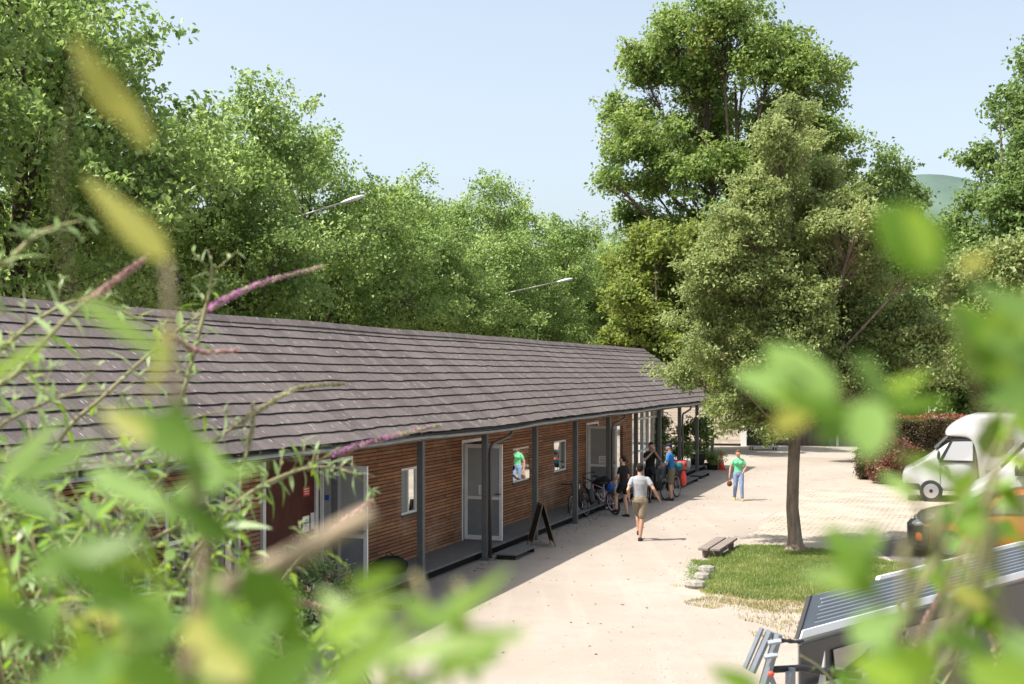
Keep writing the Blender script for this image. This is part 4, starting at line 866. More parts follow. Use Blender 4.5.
def bicycle(label, loc, rz, fm, r=.35, lean=0, group='parked bicycles', bars='flat', steer=0):
    b = thing('bicycle', label, 'bicycle', loc, rz, group); b.rotation_euler = (lean, 0, rz)
    for x in (-.52, .53):
        t = MB(); w = MB(); wheel(t, w, (x,0,r), r); to = w.build('wheel', M['chrome'], b, smooth=True); t.build('tyre', M['rubber'], to, smooth=True)
    f = MB(); bb = (-.06,0,r-.06); st = (-.20,0,.82*r/.35*.95); hd0 = (.36,0,.92*r/.35*.95); hd1 = (.40,0,.66*r/.35)
    f.tube([bb, st], .016, 8); f.tube([st, hd0], .017, 8); f.tube([bb, hd1], .02, 8); f.tube([hd0, hd1], .02, 8)
    for sy in (-1,1):
        f.tube([bb, (-.52,sy*.06,r)], .010, 6); f.tube([st, (-.52,sy*.06,r)], .008, 6); f.tube([hd1, (.42,sy*.045,r*1.75), (.53,sy*.045,r)], .011, 6)
    f.build('frame', M[fm], b, smooth=True)
    s = MB(); s.tube([st, (-.235,0,.97*r/.35*.95)], .013, 8); s.build('seat_post', M['chrome'], b)
    s = MB(); z = 1.0*r/.35*.95; s.tube([(-.38,0,z+.005), (-.28,0,z+.01), (-.17,0,z), (-.08,0,z-.005)], [.05,.075,.035,.018], 10, ell=[.4,.35,.5,.6], up=(0,0,1)); s.build('saddle', M['black'], b, smooth=True)
    h = MB(); z = 1.02*r/.35*.95; h.tube([hd0, (.345,0,z)], .014, 8); h.tube([(.28,-.30,z+.02), (.34,-.12,z+.01), (.345,0,z), (.34,.12,z+.01), (.28,.30,z+.02)], .012, 8); ho = h.build('handlebar', M['black'], b, smooth=True)
    g_ = MB(); g_.tube([(.28,-.30,z+.02),(.22,-.34,z+.015)], .017, 8); g_.tube([(.28,.30,z+.02),(.22,.34,z+.015)], .017, 8); g_.build('grip', M['rubber'], ho)
    c = MB(); c.tube([(-.06,-.045,r-.06),(-.06,-.052,r-.06)], .09, 18); c.tube([(-.06,-.06,r-.06),(.02,-.06,r-.20)], .009, 6); c.tube([(-.06,.06,r-.06),(-.14,.06,r+.08)], .009, 6); c.box((-.02,-.12,r-.21),(.06,-.05,r-.19)); c.box((-.18,.05,r+.07),(-.10,.12,r+.09)); c.build('crank', M['chrome'], b)
    m_ = MB(); m_.tube([(-.52,-.05,r+.40*r/.35),(-.30,-.05,r+.40*r/.35)], .006, 5); m_.tube([(-.52,.05,r+.40*r/.35),(-.30,.05,r+.40*r/.35)], .006, 5); m_.tube([(-.50,.05,r+.39),(-.52,.06,r)], .005, 5); m_.tube([(-.50,-.05,r+.39),(-.52,-.06,r)], .005, 5)
    if r > .3: m_.build('rack', M['black'], b)
    return b
g = gp(584, 521); b1_ = bicycle('black bicycle parked closest to the folding chalkboard, front wheel to the viewer', (g.x-.05, g.y+.55, 0), R(-112), 'frame_black', .35, R(8))
def soft(name, m, parent, pts, rad, ell=None, up=(0,0,1), n=14):
    k = MB(); k.tube(pts, rad, n, ell=ell, up=up); return k.build(name, m, parent, smooth=True)
for sy in (-1,1): soft('pannier', M['black'], b1_, [(-.62,sy*.16,.60),(-.60,sy*.17,.72),(-.60,sy*.17,.42),(-.62,sy*.16,.34)][1:], [.13,.15,.12], ell=[.5,.6,.5], up=(0,1,0))
g = gp(606, 514); b2_ = bicycle('silver and pink bicycle leaning among the parked ones, pale rims', (g.x, g.y+.25, 0), R(118), 'frame_pink', .33, R(-14))
g = gp(592, 510); b3_ = bicycle('dark bicycle half hidden behind the silver and pink one', (g.x+.1, g.y+.9, 0), R(122), 'frame_black', .34, R(-8))
g = gp(600, 512); r = thing('black_and_blue_bag', 'black and blue bag heaped on the parked bicycles', 'bag', (g.x+.1, g.y+.1, .70))
soft('bag_body', M['c_black'], r, [(-.30,0,.02),(-.15,0,.10),(.05,0,.14),(.22,0,.06)], [.08,.17,.19,.10]); soft('blue_pocket', M['c_bluebag'], r, [(.12,-.08,-.08),(.24,-.10,.08),(.16,-.06,.18)], [.09,.12,.06])
# touring bicycles
g = gp(659, 502); g = g + Vector((.24,.62,0)); tb_ = bicycle('loaded touring bicycle held by the cyclist in the blue jersey', (g.x+.27, g.y+.42, 0), R(-118), 'frame_black', .36, R(4), 'touring bicycles')
soft('handlebar_bag', M['c_bluegrey'], tb_, [(.52,0,.80),(.52,0,1.10),(.50,0,1.14)], [.14,.15,.07], ell=[.8,.8,.8], up=(0,1,0)); soft('pink_stuff_sack', M['c_pink'], tb_, [(.36,.16,.78),(.38,.18,1.04)], [.09,.10], up=(0,1,0))
for sy in (-1,1): soft('front_pannier', M['c_black'], tb_, [(.53,sy*.15,.56),(.53,sy*.16,.30)], [.11,.12], ell=[.7,.7], up=(0,1,0))
for sy in (-1,1): soft('red_pannier', M['c_red'], tb_, [(-.60,sy*.20,.82),(-.62,sy*.21,.62),(-.62,sy*.20,.36)], [.12,.16,.13], ell=[.6,.65,.6], up=(0,1,0))
soft('teal_roll', M['c_teal'], tb_, [(-.42,-.26,.98),(-.42,.26,.98)], [.13,.13]); soft('coral_roll', M['c_red'], tb_, [(-.66,-.22,1.0),(-.66,.30,1.0)], [.14,.14]); soft('roll_centre', M['c_bag'], tb_, [(-.66,.305,1.0),(-.66,.31,1.0)], [.08,.08])
g = gp(650, 500); tb2 = bicycle('dark touring bicycle held by the man in the black T-shirt', (g.x+.0, g.y-.25, 0), R(-100), 'frame_black', .36, R(-4), 'touring bicycles')
for sy in (-1,1): soft('front_pannier', M['c_black'], tb2, [(.53,sy*.16,.66),(.53,sy*.17,.38)], [.13,.14], ell=[.7,.7], up=(0,1,0))
soft('handlebar_bag', M['c_black'], tb2, [(.48,0,.88),(.48,0,1.08)], [.14,.14], ell=[.8,.8], up=(0,1,0))

# ------------------------------------------------------------------ small things on and by the porch
g = gp(541, 546); sb = thing('folding_chalkboard', 'black folding chalkboard with wood frame standing before the porch', 'sign', (g.x, g.y, 0), R(-78)); sb.scale = (.8,.8,.88)
for sy in (-1,1):
    def L_(x, z, o=0): t = z/1.12; return (x, sy*(.34*(1-t)) + sy*o, z)
    fr = MB(); w = .32
    fr.prism([L_(-w,0), L_(-w+.045,0), L_(-w+.045,1.12), L_(-w,1.12)], (0,sy*.025,0)); fr.prism([L_(w-.045,0), L_(w,0), L_(w,1.12), L_(w-.045,1.12)], (0,sy*.025,0)); fr.prism([L_(-w+.045,1.06), L_(w-.045,1.06), L_(w-.045,1.12), L_(-w+.045,1.12)], (0,sy*.025,0)); fr.prism([L_(-w+.045,.12), L_(w-.045,.12), L_(w-.045,.17), L_(-w+.045,.17)], (0,sy*.025,0))
    f = fr.build('frame', M['lightwood'], sb); MB().prism([L_(-w+.045,.17,.005), L_(w-.045,.17,.005), L_(w-.045,1.06,.005), L_(-w+.045,1.06,.005)], (0,sy*.012,0)).build('board', M['blackboard'], f)
bp_ = ts(-9.75, s_at(392,-9.7), DK); r = thing('black_bag', 'black bag lying on the porch boards', 'bag', bp_, .4); soft('bag_body', M['c_black'], r, [(-.34,0,.10),(-.15,0,.15),(.15,0,.16),(.32,0,.11)], [.09,.16,.17,.10]); MB().tube([(-.12,0,.28),(0,.05,.40),(.12,0,.29)], .014, 6).build('strap', M['black'], r)
p = gp(332, 606); r = thing('wooden_planter_crate', 'brown wooden crate with pale top edge by the first open door', 'crate', (p.x, p.y, 0), -AX)
mb = MB(); 
for z in (0.02,.16,.30,.44): mb.box((-.28,-.28,z), (.28,.28,z+.125))
mb.build('crate_body', M['clay'], r); MB().box((-.31,-.31,.57), (.31,.31,.62)).build('rim', M['zinc'], r)
def potted(label, loc, potr, poth, blobs, n, leaf, m, seed, name='potted_plant', box=False):
    rng = np.random.default_rng(seed); r = thing(name, label, 'plant', loc, -AX, 'potted plants by the porch')
    mb = MB(); 
    if box: mb.box((-potr,-potr*.7,0), (potr,potr*.7,poth))
    else: mb.tube([(0,0,0),(0,0,poth*.96),(0,0,poth)], [potr*.8, potr, potr*1.05], 18)
    po = mb.build('pot', M['pot'], r, smooth=not box)
    P, out, cc, idx = blob_points([(b[0],b[1],b[2]+poth,b[3],b[4]) for b in blobs], n, rng, .12, .4, 16); P[:,2] = np.maximum(P[:,2], poth*.9); V, Fq = kites(P, leaf, rng, out, .42, .5); npmesh('foliage', V, Fq, m, r)
    mb = MB()
    for c in cc[::4]: mb.tube([(0,0,poth*.9), Vector((c[0]*.4,c[1]*.4,poth+(c[2]-poth)*.55)), Vector(c)], [.012,.008,.003], 4, caps=False)
    mb.build('stems', M['twig'], r); return r
g = ts(-9.5, s_at(700,-9.4), DK); potted('large leafy oleander in dark pot at the far porch end', g, .32, .42, [(0,0,.75,.62,.6),(-.4,0,.9,.4,.4),(.35,.1,1.0,.45,.45),(0,0,1.25,.4,.35)], 2600, .15, M['deep'], 21)
g = ts(-8.95, s_at(713.5,-8.9), 0); potted('low rounded grey-green plant beside the red cone', g, .26, .26, [(0,0,.22,.52,.33),(.2,0,.2,.4,.26)], 4200, .07, M['olive'], 22)
g = ts(-9.7, s_at(678,-9.7), DK); potted('green shrub in dark box behind the cyclists', g, .34, .36, [(0,0,.45,.42,.4),(.3,0,.4,.3,.3)], 1800, .10, M['deep'], 23, box=True)
g = ts(-9.9, s_at(664,-9.9), DK); potted('tall thin shrub standing in the glazed bay', g, .24, .36, [(0,0,.9,.36,.6),(0,0,1.4,.3,.4)], 2200, .10, M['deep'], 24)
for k, (x, t, lb) in enumerate([(262,-8.6,'leafy potted plant with pink flowers nearest the red wall panel'), (305,-9.0,'bushy potted plant with pink flowers in front of the notices')]):
    g = ts(t, s_at(x, t), 0); r_ = potted(lb, g, .28, .4, [(0,0,.5,.5,.45),(.3,0,.4,.35,.3)], 2200, .08, M['bud'], 30+k)
    rr = np.random.default_rng(k); P = rr.normal(size=(260,3))*np.array([.28,.28,.2])+np.array([0,0,.95]); V, Fq = kites(P, .06, rr, None, .8); npmesh('flowers', V, Fq, M['faded'], r_)['kind'] = 'stuff'
g = ts(-9.35, s_at(688,-9.3), DK); r = thing('white_bucket', 'white bucket on the porch between the far planters', 'bucket', g); MB().tube([(0,0,0),(0,0,.36)], [.13,.16], 16).build('pail', M['white'], r, smooth=True); MB().tube([(-.16,0,.34),(0,-.1,.30),(.16,0,.34)], .006, 5).build('handle', M['chrome'], r)
g = gp(721.5, 470); r = thing('traffic_cone', 'red-orange traffic cone in the roof shadow by the last post', 'cone', g)
MB().box((-.19,-.19,0),(.19,.19,.035)).build('base', M['cone'], r); MB().tube([(0,0,.035),(0,0,.28),(0,0,.5),(0,0,.72)], [.14,.10,.065,.03], 16).build('cone_body', M['cone'], r, smooth=True); MB().tube([(0,0,.36),(0,0,.50)], [.0875,.069], 16).build('white_band', M['white'], r, smooth=True)

# bench and kerb stones
g0 = gp(709, 559); g1 = gp(727, 547); d = (g1-g0); r = thing('low_bench', 'low backless bench of two grey planks at the grass edge', 'bench', (g0+g1)/2, math.atan2(d.y, d.x)-math.pi/2)
hl_ = d.length/2
for x in (-.24,.02): MB().box((x, -hl_, .17), (x+.22, hl_, .225)).build('plank', M['bench'], r, bevel=.008)
for y in (-hl_+.25, hl_-.35): MB().box((-.20, y, 0), (.20, y+.12, .168)).build('leg', M['bench'], r)
for k, (x, y, w, lb) in enumerate([(707,573,.36,'pale kerb stone closest to the bench'), (702,580,.40,'middle pale kerb stone at the lawn corner'), (695,588,.42,'pale kerb stone furthest from the bench')]):
    g = gp(x, y); mb = MB(); mb.ball((0,0,.06), (w*.52,w*.42,.13), 9, 6, Matrix.Rotation(k*.7, 3, 'Z'))
    mb.v = [(v[0]*(1+.15*mnoise.noise(Vector(v)*5)), v[1]*(1+.2*mnoise.noise(Vector(v)*4+Vector((3,3,3)))), min(v[2], .15)) for v in mb.v]
    o = mb.build('kerb_stone', M['stone']); o.location = g; o.rotation_euler.z = .5*k; tag(o, lb, 'stone', 'kerb stones at the lawn corner')
# little weeds along the kerb
g = gp(692, 578); r = thing('edge_weed', 'ragged weeds along the path beside the kerb stones', 'plant', g)
rng = np.random.default_rng(77); P = np.stack([rng.normal(0,.07,420), rng.uniform(-.6,1.9,420), np.abs(rng.normal(0,.06,420))], 1); P[:,0] += P[:,1]*.16; V, Fq = kites(P, .05, rng, None, .35, .2); npmesh('foliage', V, Fq, M['bud'], r)

# ------------------------------------------------------------------ vehicles
def hull(stn, n=3):
    """stations (x, z_bottom, z_top, half width bottom, half width top)"""
    m_ = MB(); vs = []; K = 14
    for x, zb, zt, wb, wt in stn:
        h_ = zt - zb; cr = min(.09, h_*.3)
        half = [(wb*.55, zb), (wb*.96, zb+.02), (wb, zb+.10*h_), (wb, zb+.45*h_), (wt+(wb-wt)*.35, zt-max(cr*1.6, .3*h_)), (wt, zt-cr), (wt-cr*.9, zt-.012)]
        vs += [(x, y, z) for y, z in half] + [(x, -y, z) for y, z in reversed(half)]
    fs = [(i*K+j, i*K+(j+1)%K, (i+1)*K+(j+1)%K, (i+1)*K+j) for i in range(len(stn)-1) for j in range(K)] + [tuple(range(K))[::-1], tuple((len(stn)-1)*K+j for j in range(K))]
    m_.add(vs, fs); return m_
def subd(o, lv=2):
    m = o.modifiers.new('sub', 'SUBSURF'); m.levels = lv; m.render_levels = lv; return o
def vwheel(parent, x, y, r, w=.22):
    sy = 1 if y > 0 else -1
    m_ = MB(); m_.tube([(x,y-w/2,r),(x,y-w/2+.03,r),(x,y+w/2-.03,r),(x,y+w/2,r)], [r-.03,r,r,r-.03], 28, ell=None, up=(0,0,1)); t = m_.build('wheel', M['rubber'], parent)
    m_ = MB(); yo = y+sy*(w/2+.002); m_.tube([(x,yo-sy*.02,r),(x,yo,r),(x,yo+sy*.012,r)], [r*.66,r*.66,r*.25], 20, up=(0,0,1)); ri = m_.build('rim', M['chrome'], t)
    MB().tube([(x, yo+sy*.010, r), (x, yo+sy*.018, r)], r*.17, 12, up=(0,0,1)).build('hub_cap', M['black'], t)
def side_panel(name, m, parent, poly, y, th=.01):
    for sy in (-1, 1): MB().prism([(x, sy*y, z) for x, z in poly], (0, sy*th, 0)).build(name, m, parent)
hd_ = math.atan2(SA, -CA)     # nose towards the path
# white camper with rounded cab roof
g = gp(905, 497); cp_ = Vector((g.x, 40.0, 0)); head_dir = Vector((-CA, SA, 0)); c0 = px(903, 470, 39.5)
cv = thing('white_campervan', 'white camper van with domed cab roof parked before the hedge', 'camper van', (c0.x + 3.1*CA, 39.5 - 3.1*SA, 0), hd_)
# local x forward, front at +3.1
body = hull([(-3.0,.45,2.62,1.08,1.02), (-2.9,.38,2.72,1.1,1.05), (0,.38,2.74,1.1,1.05), (.75,.38,2.74,1.1,1.04), (.86,.5,2.73,1.09,1.03), (.95,1.93,2.72,1.05,.98), (1.35,1.97,2.60,1.0,.90), (1.7,2.0,2.36,.92,.80), (1.85,2.02,2.16,.8,.68)])
subd(body.build('body', M['white'], cv, smooth=True), 2)
cab = hull([(.7,.32,2.08,1.0,.88), (1.55,.32,2.05,1.0,.86), (2.15,.32,1.52,1.0,.86), (2.6,.34,1.22,.98,.90), (3.0,.38,1.04,.92,.84), (3.12,.46,.88,.82,.76)])
subd(cab.build('cab', M['white'], cv, smooth=True), 2)
side_panel('side_window_frame', M['cabdark'], cv, [(.98,1.22),(2.05,1.22),(1.68,1.92),(.98,1.94)], .955, .035); side_panel('side_window', M['lamp'], cv, [(1.05,1.29),(1.90,1.29),(1.62,1.86),(1.05,1.88)], .991, .006)
side_panel('living_window', M['glass'], cv, [(-.1,1.45),(.55,1.45),(.55,1.95),(-.1,1.95)], 1.097, .012); side_panel('living_window', M['glass'], cv, [(-2.4,1.45),(-1.3,1.45),(-1.3,1.95),(-2.4,1.95)], 1.097, .012)
MB().prism([(2.12,-.74,1.62),(2.12,.74,1.62),(1.72,.68,2.02),(1.72,-.68,2.02)], (.05,0,.05)).build('windscreen', M['glass'], cv)
side_panel('bumper', M['cabdark'], cv, [(2.3,.34),(3.05,.38),(3.0,.56),(2.35,.54)], .93, .04); MB().box((2.98,-.85,.36),(3.14,.85,.56)).build('bumper', M['cabdark'], cv, bevel=.03)
for sy in (-1,1): MB().ball((2.93, sy*.74, .84), (.16,.10,.12)).build('headlight', M['lamp'], cv, smooth=True); m_ = MB(); m_.tube([(2.0,sy*.98,1.36),(2.02,sy*1.14,1.38)], .02, 6); m_.ball((2.03,sy*1.2,1.45), (.05,.09,.16)); m_.build('mirror', M['cabdark'], cv, smooth=True)
for x in (.92, 1.98): side_panel('door_gap', M['cabdark'], cv, [(x,.5),(x+.012,.5),(x+.012,1.22),(x,1.22)], .995, .012)
side_panel('trim_stripe', M['greymetal'], cv, [(-2.9,.95),(.7,.95),(.7,1.03),(-2.9,1.03)], 1.098, .008)
for x in (2.25,-1.9):
    for y in (-.9,.9): vwheel(cv, x, y, .34)
# white van in front of it
c1 = px(968, 480, 33.5); wv = thing('white_panel_van', 'white van with sloping windscreen between the camper and orange car', 'van', (c1.x + 2.6*CA, 33.5 - 2.6*SA, 0), hd_)
b_ = hull([(-2.6,.35,2.4,.98,.9), (-2.5,.3,2.52,1.0,.92), (0,.3,2.56,1.0,.92), (.7,.3,2.5,1.0,.9), (1.15,.3,2.2,1.0,.88), (1.75,.3,1.52,.99,.88), (2.2,.32,1.16,.96,.88), (2.55,.36,.98,.88,.8), (2.64,.42,.85,.8,.74)])
subd(b_.build('body', M['white'], wv, smooth=True), 2)
side_panel('side_window', M['glass'], wv, [(.15,1.3),(1.5,1.3),(1.05,1.98),(.3,2.02),(.15,1.98)], .985, .02)
MB().prism([(1.80,-.78,1.5),(1.80,.78,1.5),(1.22,.74,2.14),(1.22,-.74,2.14)], (.03,0,.03)).build('windscreen', M['glass'], wv)
MB().box((2.5,-.8,.34),(2.7,.8,.56)).build('bumper', M['cabdark'], wv, bevel=.03)
for sy in (-1,1): MB().ball((2.45, sy*.74, .82), (.15,.10,.12)).build('headlight', M['lamp'], wv, smooth=True); m_ = MB(); m_.tube([(1.45,sy*.98,1.36),(1.45,sy*1.1,1.38)], .02, 6); m_.ball((1.45,sy*1.16,1.45), (.05,.08,.15)); m_.build('mirror', M['cabdark'], wv, smooth=True)
for x in (1.75,-1.6):
    for y in (-.86,.86): vwheel(wv, x, y, .33)
# orange car with grey bonnet
c2 = px(914, 520, 27.5); oc = thing('orange_car', 'orange car with dark grey bonnet and black bumper', 'car', (c2.x + 2.05*CA, 27.5 - 2.05*SA, 0), hd_)
b_ = hull([(-2.1,.4,1.1,.78,.72), (-2.0,.26,1.3,.86,.72), (-1.4,.24,1.52,.88,.66), (-.3,.24,1.56,.88,.66), (.35,.24,1.42,.88,.68), (.95,.24,1.04,.88,.78), (1.6,.26,.94,.87,.76), (1.95,.30,.82,.82,.7), (2.08,.38,.68,.72,.62)])
subd(b_.build('body', M['orange'], oc, smooth=True), 2)
b_ = hull([(.80,.90,1.14,.86,.78), (1.3,.84,1.07,.86,.78), (1.7,.78,1.00,.83,.76), (2.03,.70,.88,.76,.68)]); subd(b_.build('bonnet', M['bonnet'], oc, smooth=True), 2)
MB().prism([(1.72,-.90,.22),(2.16,-.66,.22),(2.20,0,.22),(2.16,.66,.22),(1.72,.90,.22)], (0,0,.46)).build('bumper', M['cabdark'], oc, bevel=.03)
side_panel('side_window', M['glass'], oc, [(-1.5,1.04),(.62,1.0),(.18,1.36),(-.3,1.44),(-1.3,1.42)], .80, .03)
MB().prism([(.92,-.66,1.06),(.92,.66,1.06),(.38,.58,1.42),(.38,-.58,1.42)], (.03,0,.03)).build('windscreen', M['glass'], oc)
for sy in (-1,1): MB().ball((1.93, sy*.62, .72), (.15,.16,.085)).build('headlight', M['lamp'], oc, smooth=True); m_ = MB(); m_.ball((.6,sy*.98,1.08), (.06,.09,.07)); m_.build('mirror', M['orange'], oc, smooth=True)
for x in (1.35,-1.35):
    for y in (-.80,.80): vwheel(oc, x, y, .31, .2)
# dark camper with ribbed roof panel and bicycle carrier, close by
UL = px(811, 596, 11.0); LL = px(799, 637, 10.75); UR = px(1060, 535, 14.3); LR = UR + (LL-UL)*1.05
base = Vector((4.6, 12.2, 0)); dv = thing('dark_camper_van', 'dark van with ribbed raised roof panel, white edges and rear bicycle carrier', 'van', base)
nrm = (UR-UL).cross(LL-UL).normalized(); nrm = nrm if nrm.z > 0 else -nrm
def bil(u, v, h=0): return UL.lerp(UR, u).lerp(LL.lerp(LR, u), v) + nrm*h - base
def strip(u0, u1, v0, v1, h0, h1, m_):
    c = [bil(u0,v0,h0), bil(u1,v0,h0), bil(u1,v1,h0), bil(u0,v1,h0)]; e = [bil(u0,v0,h1), bil(u1,v0,h1), bil(u1,v1,h1), bil(u0,v1,h1)]
    m_.add(c+e, [(3,2,1,0),(4,5,6,7),(0,1,5,4),(1,2,6,5),(2,3,7,6),(3,0,4,7)]); return m_
strip(0,1,0,1,-.03,0, MB()).build('raised_panel', mat('blue_grey_panel_glass', (.20,.23,.27), .15, .8), dv)
rb = MB()
for k in range(7): v = .13 + k*.098; strip(.035+.006*(k%2), 1, v, v+.024, .001, .008, rb)
rb.build('panel_rib', mat('pale_rib', (.62,.65,.68), .35, .5, .3), dv)
WH = mat('bright_white_edge', (.88,.88,.87), .4, .4)
strip(.22,1,-.10,.02,-.03,.02, MB()).build('white_upper_edge', WH, dv, bevel=.004); strip(0,1,.84,1.06,-.03,.022, MB()).build('white_lower_edge', WH, dv, bevel=.004); strip(-.005,.001,-.01,1.03,-.03,.012, MB()).build('end_seal', M['black'], dv)
wdir = (LR-LL); wdir.z = 0; wdir.normalize(); pdir = Vector((wdir.y, -wdir.x, 0))
A = LL - base + Vector((0,0,-.05)); B = LR - base + Vector((0,0,-.05)); A0 = Vector((A.x,A.y,.35)); B0 = Vector((B.x,B.y,.35))
bd = MB(); bk = Vector((.16,.75,-.12))
bd.add([A, B, B0, A0, A+bk, B+bk, B0+bk, A0+bk], [(0,1,2,3),(4,7,6,5),(0,4,5,1),(3,2,6,7),(0,3,7,4),(1,5,6,2)]); bd.build('body', M['carbody'], dv, bevel=.03)
sw = MB(); q0 = A.lerp(B,.10)+pdir*.008; q1 = A.lerp(B,.62)+pdir*.008; sw.prism([q0+Vector((0,0,-.14)), q1+Vector((0,0,-.14)), q1+Vector((0,0,-.62)), q0+Vector((.05,0,-.62))], pdir*.012); sw.build('side_window', M['glass'], dv)
tr = MB(); q0 = A.lerp(B,.08)+pdir*.03; tr.prism([q0+Vector((.05,0,-.42)), q0+Vector((.75,.55,-.22)), q0+Vector((.75,.55,-.36)), q0+Vector((.45,.3,-.44))], pdir*.02); tr.build('grey_sunshade', mat('grey_shade', (.30,.30,.31), .7, .3), dv)
rl = MB(); rl.tube([A+pdir*.10+Vector((-.2,-.15,-.40)), A.lerp(B,.35)+pdir*.10+Vector((0,0,-.42))], .03, 10); rl.build('side_rail', M['chrome'], dv, smooth=True)
fin = MB(); q = A + pdir*.10 + Vector((.12,.05,-.40)); fin.add([q+Vector((-.04,0,0)), q+Vector((.05,.03,0)), q+Vector((.03,.0,.34)), q+Vector((0,-.02,0))], [(0,1,2),(1,3,2),(3,0,2),(0,3,1)]); fin.build('pale_pennant', M['white'], dv)
for (f_, yy) in ((.15, 0), (.8, 0)):
    q = A0.lerp(B0, f_); 
    w_ = MB(); w_.tube([q+Vector((0,0,-.03))+pdir*(-.2), q+Vector((0,0,-.03))+pdir*.015], .33, 24); w_.build('wheel', M['rubber'], dv)
cr_ = thing('bicycle_carrier', 'grey metal bicycle carrier folded at the back of the dark van', 'bicycle carrier', (0,0,0))
def cx(x, y, Z=10.45): return px(x, y, Z)
c_ = MB()
def bar(p, q, w, d=.03, m_=c_):
    p, q = Vector(p), Vector(q); m_.tube([p, q], w, 4, up=(0,1,.2))
cb = Vector((cx(770,660).x, 10.45, 0)); cr_.location = cb; 
m_ = MB(cb); m_.tube([cx(770,631), cx(752,672)], .034, 6); m_.tube([cx(762,628), cx(745,668)], .022, 6); m_.build('rail', M['greymetal'], cr_)
m_ = MB(cb); m_.tube([cx(778,634), cx(764,684), cx(760,720)], .042, 6); m_.build('upright', M['greymetal'], cr_)
for y in (643, 657): m_ = MB(cb); x = 776-(y-636)*.28; m_.tube([cx(x-6,y,10.38), cx(x+7,y-2,10.38)], .022, 6); m_.build('clamp', mat('grey_clamp', (.33,.36,.40), .45, .5) if y == 643 else bpy.data.materials['grey_clamp'], cr_)
m_ = MB(cb); m_.tube([cx(774,637,10.5), cx(790,642,10.6), cx(803,641,10.7)], .014, 6); m_.tube([cx(776,643,10.5), cx(790,640,10.6), cx(800,643,10.7)], .012, 6); m_.build('strap', M['black'], cr_)
m_ = MB(cb); m_.tube([cx(766,670), cx(800,668,10.6), cx(860,676,10.9)], .030, 8); m_.build('crossbar', M['black'], cr_, smooth=True)
m_ = MB(cb); m_.tube([cx(770,675), cx(780,700), cx(775,740)], .025, 6); m_.tube([cx(790,672), cx(790,740)], .04, 8); m_.build('foot', M['greymetal'], cr_)
MB(cb).ball(cx(771,674,10.3), (.028,.02,.024)).build('red_lamp', M['cone'], cr_, smooth=True)
MB(cb).tube([cx(792,668,10.5), Vector((cx(792,668,10.5).x, 10.5, .0))], .03, 8).build('stand_leg', M['greymetal'], cr_)

# ------------------------------------------------------------------ foreground shrubs (out of focus)
def blade(V, Fq, p, d, n, L_, W, curve=.15, fold=.18, shape='lance', seg=6):
    """one leaf: p base, d direction, n normal"""
    d = Vector(d).normalized(); n = Vector(n); n = (n - d*n.dot(d)); n = n.normalized() if n.length > .01 else d.orthogonal().normalized(); s = d.cross(n)
    o = len(V)
    for i in range(seg+1):
        t = i/seg; w = {'lance': math.sin(math.pi*min(1,t**.75))**.9, 'round': math.sin(math.pi*t**.9)**.55, 'ovate': math.sin(math.pi*t**.62)**.8}[shape]*W*.5 + .0004
        if i in (0, seg): w = .0008
        c = p + d*L_*t - n*curve*L_*t*t
        V += [c - s*w + n*fold*w, c, c + s*w + n*fold*w]
    for i in range(seg):
        a = o+i*3; Fq += [(a, a+1, a+4, a+3), (a+1, a+2, a+5, a+4)]
class Plant:
    def __init__(self, name, label, loc):
        self.r = thing(name, label, 'shrub', loc); self.o = Vector(loc); self.leaves = {}; self.st = MB(self.o); self.tw = MB(self.o); self.sp = []
    def leaf(self, m, p, d, n, L_, W, **k):
        V, Fq = self.leaves.setdefault(m, ([], [])); blade(V, Fq, Vector(p) - self.o, d, n, L_, W, **k)
    def stem(self, pts, r0, r1, twig=False):
        k = len(pts); (self.tw if twig else self.st).tube(pts, [r0 + (r1-r0)*i/(k-1) for i in range(k)], 7)
    def finish(self):
        if self.st.v: self.st.build('stems', M['stem'], self.r, smooth=True)
        if self.tw.v: self.tw.build('woody_branches', M['twig'], self.r, smooth=True)
        for m, (V, Fq) in self.leaves.items(): npmesh('leaves' if m != 'near2' else 'yellow_leaves', V, Fq, M[m], self.r, smooth=True)
def spline(pts, n=14):
    out = []; P = [Vector(p) for p in pts]; P = [P[0]*2-P[1]] + P + [P[-1]*2-P[-2]]
    for i in range(1, len(P)-2):
        for k in range(n):
            t = k/n; a, b, c, d = P[i-1], P[i], P[i+1], P[i+2]; out.append(.5*((2*b)+(c-a)*t+(2*a-5*b+4*c-d)*t*t+(3*b-a-3*c+d)*t**3))
    out.append(P[-2]); return out
rnd = random.Random(8)
